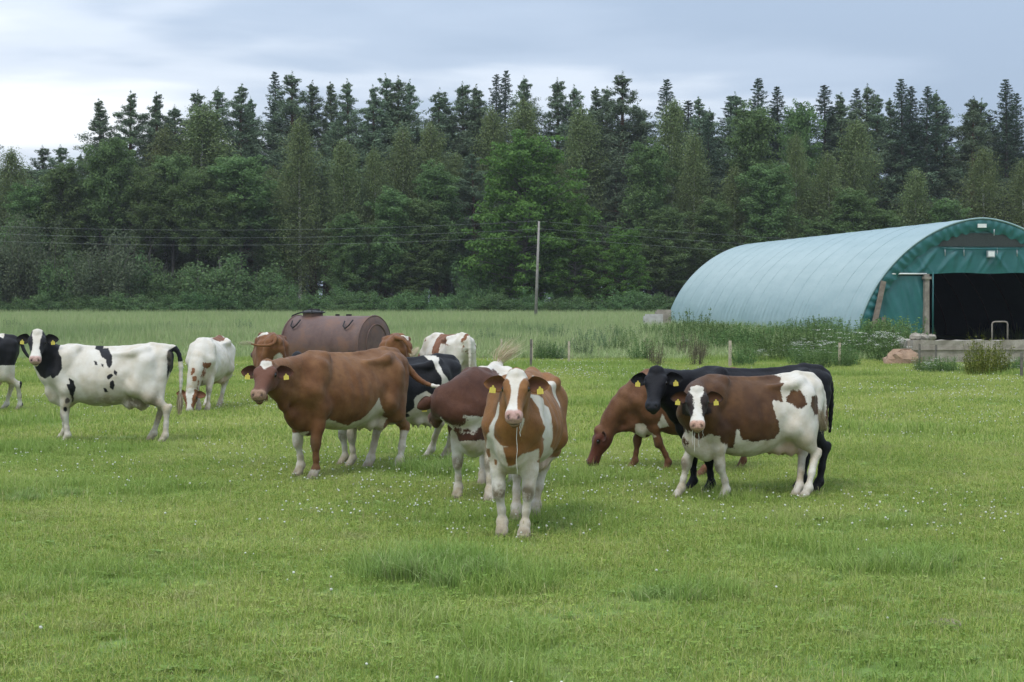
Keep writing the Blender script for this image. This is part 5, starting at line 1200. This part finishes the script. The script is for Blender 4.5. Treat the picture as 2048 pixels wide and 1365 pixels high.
mb = MB(); mb.tube([(.55, -.08, 5.2), (.55, -.06, 4.9)], .025, 5); mb.build('hanger', m_steel, barn, True)
for k in range(1, 12):
    mb = MB(); mb.tube([(x * .955, BL * k / 12, z * .955) for x, z in [arch(i_ / 28) for i_ in range(29)]], .04, 5); mb.build('inner_hoop', m_dark, barn, True)
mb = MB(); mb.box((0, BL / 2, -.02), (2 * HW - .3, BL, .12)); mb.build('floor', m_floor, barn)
n_ = 40; mb = MB(); pts = [arch(i_ / n_, HW - .05, BH - .05) for i_ in range(n_ + 1)]; mb.add([(x, BL - .06, z - .05) for x, z in pts], [tuple(range(n_ + 1))]); mb.add([(x, BL + .0, z - .05) for x, z in pts], [tuple(range(n_, -1, -1))]); mb.build('end_wall', m_teal, barn)

# concrete yard wall in front of the barn, with rubble and a pipe hoop
WY = 56.0; wl = at(1823, 735, WY); WT = at(1823, 681, WY).z
mb = MB(); nxt = 60
def rough_wall(a, b_, zt, zb, th, nx, nz, seed, name, parent):
    r = np.random.default_rng(seed); a = Vector(a); b_ = Vector(b_); d = (b_ - a); ln = d.length; d.normalize(); nn_ = Vector((d.y, -d.x, 0)); V = []
    for side in (0, 1):
        for i_ in range(nx + 1):
            for j in range(nz + 1):
                p = a + d * (ln * i_ / nx) + nn_ * ((.5 - side) * th); q = r.normal(0, .012); V.append((p.x + nn_.x * q, p.y + nn_.y * q, zb + (zt - zb) * j / nz + (r.normal(0, .012) if j == nz else 0)))
    w = nz + 1; o = (nx + 1) * w; F = []
    for i_ in range(nx):
        for j in range(nz):
            F.append((i_ * w + j, (i_ + 1) * w + j, (i_ + 1) * w + j + 1, i_ * w + j + 1)); F.append((o + i_ * w + j, o + i_ * w + j + 1, o + (i_ + 1) * w + j + 1, o + (i_ + 1) * w + j))
        F.append((i_ * w + nz, (i_ + 1) * w + nz, o + (i_ + 1) * w + nz, o + i_ * w + nz))
    for i_ in (0, nx):
        for j in range(nz): F.append((i_ * w + j, i_ * w + j + 1, o + i_ * w + j + 1, o + i_ * w + j))
    return link(name, np_mesh(name, np.array(V), np.array(F), False), m_conc, parent)
yw = empty('concrete_wall', (0, 0, 0)); tag(yw, 'low weathered concrete wall before the open front of the barn', 'wall')
rough_wall((wl.x, WY, 0), (wl.x + 16, WY + 2.6, 0), WT, -.15, .25, 60, 6, 1, 'wall_panel', yw)
rough_wall((wl.x + .02, WY + .13, 0), (wl.x + 1.6, WY + 11, 0), WT - .01, -.15, .25, 40, 6, 2, 'wall_return', yw)
mb = MB(); mb.box((wl.x + 8, WY + 1.28, WT - .30), (16.3, .30, .05), Matrix.Rotation(math.atan2(2.6, 16), 3, 'Z')); mb.build('ledge', m_conc, yw)
def rock_mesh(seed, r, n=10):
    rg = np.random.default_rng(seed); vs = []; fs = []
    for i_ in range(n // 2 + 1):
        th = math.pi * i_ / (n // 2)
        for j in range(n): ph = 6.283 * j / n; q = r * (1 + rg.uniform(-.22, .22)); vs.append((q * math.sin(th) * math.cos(ph) * 1.2, q * math.sin(th) * math.sin(ph), q * math.cos(th) * .8))
    for i_ in range(n // 2):
        for j in range(n): fs.append((i_ * n + j, (i_ + 1) * n + j, (i_ + 1) * n + (j + 1) % n, i_ * n + (j + 1) % n))
    m_ = MB(); m_.add(vs, fs); return m_.mesh('rock')
m_clay = simple_mat('clay', (.24, .155, .10), (.34, .23, .155), 4, .95, 0, 20, .6, .03)
p = at(1806, 718, 55.0); ok = link('clay_heap', rock_mesh(3, .50, 14), m_clay, None, (p.x, p.y, .12)); ok.scale = (1, 1, .9); tag(ok, 'reddish brown heap of clay at the corner of the concrete wall', 'heap')
for k, (px, py, r_, lab) in enumerate(((1832, 674, .18, 'grey rubble stone lying on the corner of the concrete wall'), (1848, 672, .15, 'smaller broken stone beside the rubble on the concrete wall'), (1864, 671, .13, 'pale stone at the foot of the barn post on the wall'))):
    p = at(px, py, WY + .5 + k * .6); o = link('rubble_stone', rock_mesh(20 + k, r_), m_conc, None, (p.x, p.y, WT + r_ * .5)); tag(o, lab, 'stone')
pa, pb = at(1984, 680, WY + 1.6), at(2015, 680, WY + 1.8); zt_ = at(1984, 644, WY + 1.6).z
mb = MB(); mb.tube([(pa.x, pa.y, 0), (pa.x, pa.y, zt_ - .08), (pa.x + .03, pa.y, zt_ - .02), (pa.x + .10, pa.y, zt_), (pb.x - .1, pb.y, zt_), (pb.x - .03, pb.y, zt_ - .02), (pb.x, pb.y, zt_ - .08), (pb.x, pb.y, 0)], .028, 7)
tag(mb.build('pipe_hoop', m_post, None, True), 'bent rusty pipe hoop standing behind the concrete wall', 'pipe')
# pale concrete blocks at the far end of the barn
for k, (px, py, w_, h_, lab) in enumerate(((1306, 640, 1.1, .55, 'pale concrete block beside the far corner of the barn'), (1326, 636, .9, .8, 'taller pale concrete block against the far corner of the barn'))):
    p = at(px, py, 100 + k); mb = MB(); mb.box((0, 0, h_ / 2 + .1), (w_, .8, h_ + .5)); mb.box((.05, 0, h_ + .40), (w_ * .9, .7, .12)); o = mb.build('concrete_block', m_pale if k == 0 else m_conc, None, False, (p.x, p.y, hgt(p.x, p.y) + .1)); tag(o, lab, 'concrete block')

# ------------------------------------------------------------------ rusty tank
m_rust, t, b = new_mat('rusty_steel'); oc = objc(t)
c = ramp(t, noise(t, oc, 2.2, 7, .65), [(.32, (.078, .042, .034)), (.50, (.112, .066, .054)), (.64, (.150, .078, .052))], 'LINEAR')
c = mixc(t, ramp(t, noise(t, oc, 9, 6, .7), [(.55, (0, 0, 0)), (.72, (.7, .7, .7))], 'LINEAR'), c, (.125, .058, .034))
L(t, c, b.inputs['Base Color']); b.inputs['Roughness'].default_value = .6; b.inputs['Specular IOR Level'].default_value = .4; bump(t, b, noise(t, oc, 22, 6, .65), .4, .01)
m_tar = simple_mat('black_steel', (.012, .011, .011), (.026, .024, .023), 6, .6)
TY = 46.0; tc_ = at(672, 640, TY); TR = .80; TL = 2.48
tank = empty('rusty_tank', (tc_.x, TY, 0), R(-29)); tag(tank, 'rusty brown cylindrical liquid tank with hatch on top', 'tank')
ZC = at(672, 632, TY).z - TR
def cyl(name, x0, x1, r, mat, parent, nseg=48, dome=0, z=0):
    mb = MB(); n = nseg; xs_ = [(x0 - dome, .0), (x0 - dome * .9, r * .45), (x0 - dome * .55, r * .8), (x0 - .02, r * .97), (x0, r)] if dome else [(x0, 0), (x0, r)]
    prof = xs_ + [(x0 + (x1 - x0) * k / 8, r) for k in range(1, 8)] + [(a * -1 + x0 + x1, q) for a, q in reversed(xs_)]
    vs = [(a, q * math.cos(6.28318 * j / n), q * math.sin(6.28318 * j / n) + z) for a, q in prof for j in range(n)]
    fs = [(i_ * n + j, (i_ + 1) * n + j, (i_ + 1) * n + (j + 1) % n, i_ * n + (j + 1) % n) for i_ in range(len(prof) - 1) for j in range(n)]
    mb.add(vs, fs); return mb.build(name, mat, parent, True)
cyl('shell', -TL / 2, TL / 2, TR, m_rust, tank, 56, .10, ZC)
for x_ in (-TL / 2, TL / 2):
    mb = MB(); mb.tube([(x_, (TR + .004) * math.cos(a), ZC + (TR + .004) * math.sin(a)) for a in np.linspace(0, 6.2832, 49)], .022, 6, False); mb.build('rim', m_rust, tank, True)
mb = MB(); mb.tube([(TL / 2 + .075, TR * .62 * math.cos(a) , ZC + TR * .66 * math.sin(a) + .05) for a in np.linspace(0, 6.2832, 41)], .016, 6, False); mb.build('end_ring', m_rust, tank, True)
hx = -TL / 2 + .48
mb = MB(); mb.tube([(hx, 0, ZC + TR - .05), (hx, 0, ZC + TR + .07)], .27, 20); ht = mb.build('hatch_collar', m_rust, tank)
mb = MB(); mb.tube([(hx, 0, ZC + TR + .07), (hx, 0, ZC + TR + .10), (hx, 0, ZC + TR + .135), (hx, 0, ZC + TR + .15)], [.33, .33, .24, .10], 20); mb.build('hatch_lid', m_tar, tank)
mb = MB(); mb.tube([(hx - .75, .0, ZC + TR - .16), (hx - .68, 0, ZC + TR + .0), (hx - .5, 0, ZC + TR + .06), (hx - .05, 0, ZC + TR + .17), (hx + .22, 0, ZC + TR + .16)], .022, 6); mb.build('hatch_lever', m_tar, tank, True)
for k in range(6):
    a = k * 1.047; mb = MB(); mb.tube([(hx + .29 * math.cos(a), .29 * math.sin(a), ZC + TR + .06), (hx + .29 * math.cos(a), .29 * math.sin(a), ZC + TR + .14)], .018, 5); mb.build('bolt', m_tar, tank)
for x_ in (-TL / 2 + .36, TL / 2 - .42):
    an = R(-128); cy, cz = TR * math.cos(R(222)), ZC + TR * math.sin(R(138))
    mb = MB(); mb.tube([(x_ - .13, cy * .985, cz + .13), (x_ - .11, cy - .10, cz + .0), (x_ - .02, cy - .13, cz - .06), (x_ + .07, cy - .10, cz + .02), (x_ + .12, cy * .96, cz + .16)], .022, 6); mb.build('lifting_hook', m_tar, tank, True)
for x_, l_ in ((.25, .1), (.62, .14)): mb = MB(); mb.box((x_ - .2, 0, ZC + TR + .02), (l_, .06, .05)); mb.build('bracket', m_tar, tank)
mb = MB(); mb.tube([(TL / 2 - .30, -TR * .97, ZC - .12), (TL / 2 + .05, -TR * .97, ZC - .12)], .02, 6); mb.build('side_rod', m_tar, tank, True)
for s_ in (-1, 1): mb = MB(); mb.box((0, s_ * .48, (ZC - TR * .78) / 2 + .01), (TL * 1.04, .16, max(ZC - TR * .72, .1))); mb.build('skid', m_tar, tank)
for x_ in (-.8, .8): mb = MB(); mb.box((x_, 0, ZC - TR * .88), (.2, 1.3, .34)); mb.build('cradle', m_tar, tank)

# ------------------------------------------------------------------ power line
m_pole = simple_mat('pole_wood', (.20, .185, .165), (.30, .28, .25), 3, .9, 0, 20, .4, .02)
def upole(x, y, top, lean, label):
    z0 = hgt(x, y); o = empty('utility_pole', (x, y, z0)); h_ = top - z0
    mb = MB(); mb.tube([(0, 0, -.3), (lean * .5, 0, h_ * .5), (lean, 0, h_)], [.135, .115, .085], 10); mb.build('shaft', m_pole, o, True)
    ins = []
    for k, dz in enumerate((.12, .75, 1.35)):
        mb = MB(); mb.tube([(lean - .05, -.02, h_ - dz), (lean + (.22 if k % 2 else -.22), -.06, h_ - dz), (lean + (.22 if k % 2 else -.22), -.06, h_ - dz + .14)], .022, 5); mb.build('insulator_arm', m_tar, o)
        ins.append(Vector((x + lean + (.22 if k % 2 else -.22), y - .06, z0 + h_ - dz + .14)))
    return tag(o, label, 'utility pole'), ins
PY = 138.0; p0 = at(1071, 627, PY); p1 = at(1078, 443, PY)
_, i0 = upole(p0.x, PY, p1.z, p1.x - p0.x, 'bare grey wooden utility pole standing in the field')
q0 = at(-420, 600, PY + 4); q1 = at(-420, 430, PY + 4); _, i1 = upole(q0.x, PY + 4, q1.z, .1, 'grey utility pole beyond the willow end of the forest edge')
q2 = at(2520, 600, PY + 2); q3 = at(2520, 500, PY + 2); _, i2 = upole(q2.x, PY + 2, q3.z, .1, 'grey utility pole beyond the teal barn')
m_wire = simple_mat('wire', (.20, .21, .21), (.26, .27, .27), 9, .4, .6, 40, 0)
for k, (a, b_, c_) in enumerate(zip(i1, i0, i2)):
    mb = MB()
    for s_, e_, sg in ((a, b_, 1.0), (b_, c_, .7)):
        mb.tube([s_.lerp(e_, u) - Vector((0, 0, 4 * sg * u * (1 - u))) for u in np.linspace(0, 1, 31)], .006, 4)
    o = mb.build('power_wire', m_wire); tag(o, ('topmost', 'middle', 'lowest')[k] + ' wire of the power line crossing before the forest', 'wire')

# ------------------------------------------------------------------ fence stakes, weeds
m_stake = simple_mat('pale_stake', (.34, .29, .21), (.47, .41, .31), 6, .9, 0, 30, .4); m_stake_d = simple_mat('dark_stake', (.10, .09, .075), (.17, .155, .13), 6, .9, 0, 30, .4)
def stake(px, top, bot, wpx, dark, label, lean=0):
    g = ground(px, bot); tp = at(px, top, g.y); w_ = max(wpx / FPX * g.y, .035); h_ = tp.z - g.z
    mb = MB(); rot = Matrix.Rotation(lean, 3, 'Y'); mb.box((0, 0, h_ / 2 - .06), (w_, w_, h_ + .12), rot, .9); mb.box((0, -w_ * .62, h_ * .82), (w_ * .5, .03, .05), rot)
    o = mb.build('fence_stake', m_stake_d if dark else m_stake, None, False, (g.x, g.y, g.z)); tag(o, label, 'fence stake', 'pasture fence stakes' if label.startswith('thin') else None)
for px, top, bot, w_, dk, ln, lab in [(1003, 678, 714, 4, 0, 0, 'pale fence stake nearest the raised pale tail tuft'), (1062, 679, 736, 5, 1, .01, 'tall dark stake in line with the utility pole'), (1064, 680, 722, 4, 0, 0, 'pale stake touching the dark stake below the utility pole'), (1138, 683, 727, 5, 0, 0, 'taller pale stake between utility pole and weeds'), (1146, 677, 702, 4, 0, 0, 'short pale stake just behind the taller pale stake'),
        (1218, 680, 705, 3, 0, 0, 'thin fence stake among the weeds'), (1248, 678, 700, 3, 0, 0, 'thin fence stake among the weeds'), (1286, 678, 704, 3, 0, 0, 'thin fence stake among the weeds'), (1340, 682, 702, 3, 0, 0, 'thin fence stake among the weeds'), (1446, 684, 706, 4, 0, 0, 'thin fence stake among the weeds'), (1460, 682, 735, 6, 0, 0, 'pale stake above the back of the black cow'), (1493, 680, 706, 5, 0, 0, 'pale stake among yellow weeds near the barn'),
        (1679, 686, 732, 5, 0, 0, 'pale stake before the white flowers by the barn'), (1700, 648, 690, 5, 1, .02, 'dark stake against the foot of the barn cover'), (1872, 690, 740, 4, 1, 0, 'dark stake before the concrete wall by the clay heap'), (2043, 705, 756, 5, 1, 0, 'dark stake before the concrete wall at its yellow weeds'), (1839, 688, 735, 4, 1, 0, 'dark stake at the corner of the concrete wall'), (548, 668, 700, 3, 0, 0, 'thin fence stake among the weeds')]:
    stake(px, top, bot, w_, dk, lab, ln)
lf_weed = leaf_mat('weed_leaves', (.085, .150, .045), (.130, .210, .065), (.185, .265, .098), .35); lf_yel = leaf_mat('weed_leaves_yellow', (.10, .13, .020), (.16, .185, .030), (.22, .23, .05), .3)
lf_brown = leaf_mat('dock_brown', (.095, .085, .048), (.130, .112, .064), (.17, .15, .09), .15); lf_blue = leaf_mat('weed_leaves_grey', (.095, .155, .072), (.140, .205, .100), (.19, .25, .135), .3)
def weed_proto(seed, h_, w_, nst, lpst, lsz, flowers, lf):
    r = np.random.default_rng(seed); mb = MB(); C = []; Nn = []; S_ = []; Tn = []; fc = []
    for k in range(nst):
        a = r.uniform(0, 6.28); rr = w_ / 2 * math.sqrt(r.random()); b0 = np.array([rr * math.cos(a) * .7, rr * math.sin(a) * .7, 0]); hh = h_ * r.uniform(.55, 1.05); tip = b0 + np.array([rr * math.cos(a) * .4 + r.normal(0, .06), rr * math.sin(a) * .4 + r.normal(0, .06), hh])
        mb.tube([b0, (b0 + tip) / 2 + r.normal(0, .02, 3), tip], [.009, .007, .003], 4, False)
        s = r.uniform(.05, 1, lpst); c = b0 + (tip - b0) * s[:, None] + r.normal(0, 1, (lpst, 3)) * (.09 * (1.25 - s))[:, None] * np.array([1, 1, .5]); C.append(c); Nn.append(r.normal(0, .6, (lpst, 3)) + np.array([0, 0, .8])); S_.append(lsz * r.uniform(.6, 1.3, lpst) * (1.2 - .5 * s)); Tn.append(r.random(lpst))
        if flowers and r.random() < flowers: fc.append(tip)
    C, Nn, S_, Tn = map(np.concatenate, (C, Nn, S_, Tn)); V, F, T = leaf_cards(C, Nn, S_, .38, r, Tn)
    fo = np_mesh('leaves', V, F, False, {'tint': T}); fo.materials.append(lf); st = mb.mesh('stems', True); st.materials.append(lf); fl = None
    if fc:
        C = np.concatenate([p + r.normal(0, 1, (26, 3)) * np.array([.075, .075, .014]) for p in fc]); V, F, T = leaf_cards(C, np.tile([0, 0, 1.], (len(C), 1)) + r.normal(0, .3, (len(C), 3)), np.full(len(C), .015), .9, r, np.full(len(C), .95)); fl = np_mesh('flowers', V, F, False, {'tint': T}); fl.materials.append(flw_m)
    return st, fo, fl
WK = {'nettle': [weed_proto(k, 1.25, 1.5, 34, 46, .055, 0, lf_weed) for k in (1, 2, 3)], 'grey': [weed_proto(k, 1.2, 1.3, 30, 34, .05, 0, lf_blue) for k in (4, 5)], 'flower': [weed_proto(k, 1.05, 1.4, 30, 22, .05, .45, lf_weed) for k in (6, 7)],
      'yellow': [weed_proto(k, 1.2, 1.1, 30, 34, .05, 0, lf_yel) for k in (8, 9)], 'dock': [weed_proto(k, 1.1, .8, 16, 40, .030, 0, lf_brown) for k in (10, 11)]}
WN = {'nettle': 'nettle_clump', 'grey': 'thistle_clump', 'flower': 'white_flowered_weed', 'yellow': 'yellow_green_weed', 'dock': 'seeding_dock'}
WL = {'nettle': 'leafy green nettle clump', 'grey': 'grey-green thistle clump', 'flower': 'white flowered green weed', 'yellow': 'yellow-green leafy weed', 'dock': 'brown seeding dock'}
rw = random.Random(8)
def weed(kind, px, py, sc, label=None, z=None):
    g = ground(px, py); st, fo, fl = WK[kind][rw.randrange(len(WK[kind]))]; o = empty(WN[kind], (g.x, g.y, g.z - .03), rw.uniform(0, 6.28)); s = sc * rw.uniform(.9, 1.1); o.scale = (s * 1.1, s * 1.1, s)
    link('stems', st, None, o); link('leaves', fo, None, o)
    if fl: tag(link('flowers', fl, None, o), kind='stuff')
    wh = next(ph for lim, ph in ((300, 'in the field behind the white cow with black neck'), (540, 'in the field behind the grazing white cow'), (945, 'in the field beyond the rusty tank'), (1080, 'below the utility pole'), (1200, 'right of the utility pole'), (1330, 'above the grazing reddish brown cow'), (1420, 'at the far end of the barn'), (1520, 'above the back of the black cow'), (1620, 'along the middle of the barn'), (1720, 'by the pale stake near the barn'), (1822, 'beside the clay heap'), (1930, 'at the corner of the concrete wall'), (9999, 'before the concrete wall')) if px < lim)
    tag(o, WL[kind] + ' ' + wh, WN[kind].split('_')[0] if kind in ('nettle', 'grey') else 'weed', WN[kind].replace('_', ' ') + 's ' + wh)
for k in range(80):
    px = rw.uniform(1205, 1815); f_ = (px - 1205) / 610; weed(rw.choice(['nettle', 'nettle', 'nettle', 'grey', 'grey', 'nettle', 'nettle', 'nettle', 'flower']), px, rw.uniform(688, 712) + 6 * f_, rw.uniform(.4, 1.05) * (.8 + .35 * f_))
for k in range(30): weed(rw.choice(['nettle', 'nettle', 'flower']), rw.uniform(1480, 1830), rw.uniform(708, 738), rw.uniform(.4, .7))
for k in range(7): weed('flower', rw.uniform(1840, 2060), rw.uniform(742, 752), rw.uniform(.25, .45))
for k in range(9): weed('nettle', rw.uniform(1840, 2060), rw.uniform(740, 748), rw.uniform(.25, .42))
for px, py, sc in ((1385, 690, .95), (1382, 694, .8), (1640, 700, .95), (1660, 702, 1.0), (1770, 715, 1.25), (1750, 712, 1.1), (1795, 720, 1.1), (1720, 708, 1.0), (1388, 687, 1.25), (1650, 696, 1.1), (1668, 699, 1.0), (1764, 706, 1.2), (1782, 709, 1.1), (1560, 698, .8), (1600, 697, .85), (1440, 694, .95), (1300, 692, .9), (1240, 694, .8)): weed('nettle', px, py, sc)
for px, py, sc in ((1770, 722, .95), (1785, 726, .9), (1755, 718, .85), (1590, 720, .6), (1640, 690, .9), (1600, 690, .9)): weed('flower', px, py, sc)
for px, py, sc in ((1962, 752, .82), (1978, 750, .95), (1950, 748, .7), (1480, 705, .65), (1995, 748, .7)): weed('yellow', px, py, sc)
for k in range(8): weed('dock', rw.uniform(1270, 1420), rw.uniform(715, 735), rw.uniform(.55, .9))
for k in range(22): weed(rw.choice(['grey', 'grey', 'nettle']), rw.uniform(960, 1280), rw.uniform(684, 722), rw.uniform(.45, .8))
for px, py in ((105, 676), (390, 680), (330, 672), (490, 678), (860, 668), (890, 672), (930, 675), (1030, 672), (1100, 690), (1112, 696), (1225, 700), (1230, 690), (1180, 705), (60, 680), (20, 676), (440, 674)): weed('grey', px, py, rw.uniform(.6, .85))
# ------------------------------------------------------------------ thin summer haze
def add_haze():
    mb = MB(); x0, x1, y0, y1, z0, z1 = -450, 450, -60, 950, -2.0, 36.0
    mb.box(((x0 + x1) / 2, (y0 + y1) / 2, (z0 + z1) / 2), (x1 - x0, y1 - y0, z1 - z0))
    m = bpy.data.materials.new('haze'); m.use_nodes = True; t = m.node_tree; t.nodes.clear()
    o = t.nodes.new('ShaderNodeOutputMaterial'); v = t.nodes.new('ShaderNodeVolumePrincipled'); v.inputs['Color'].default_value = (.92, .95, 1, 1); v.inputs['Density'].default_value = .00016
    v.inputs['Anisotropy'].default_value = .2; t.links.new(v.outputs[0], o.inputs['Volume'])
    tag(mb.build('haze', m), 'thin pale haze in the air over field and forest', 'haze', kind='stuff')
add_haze()
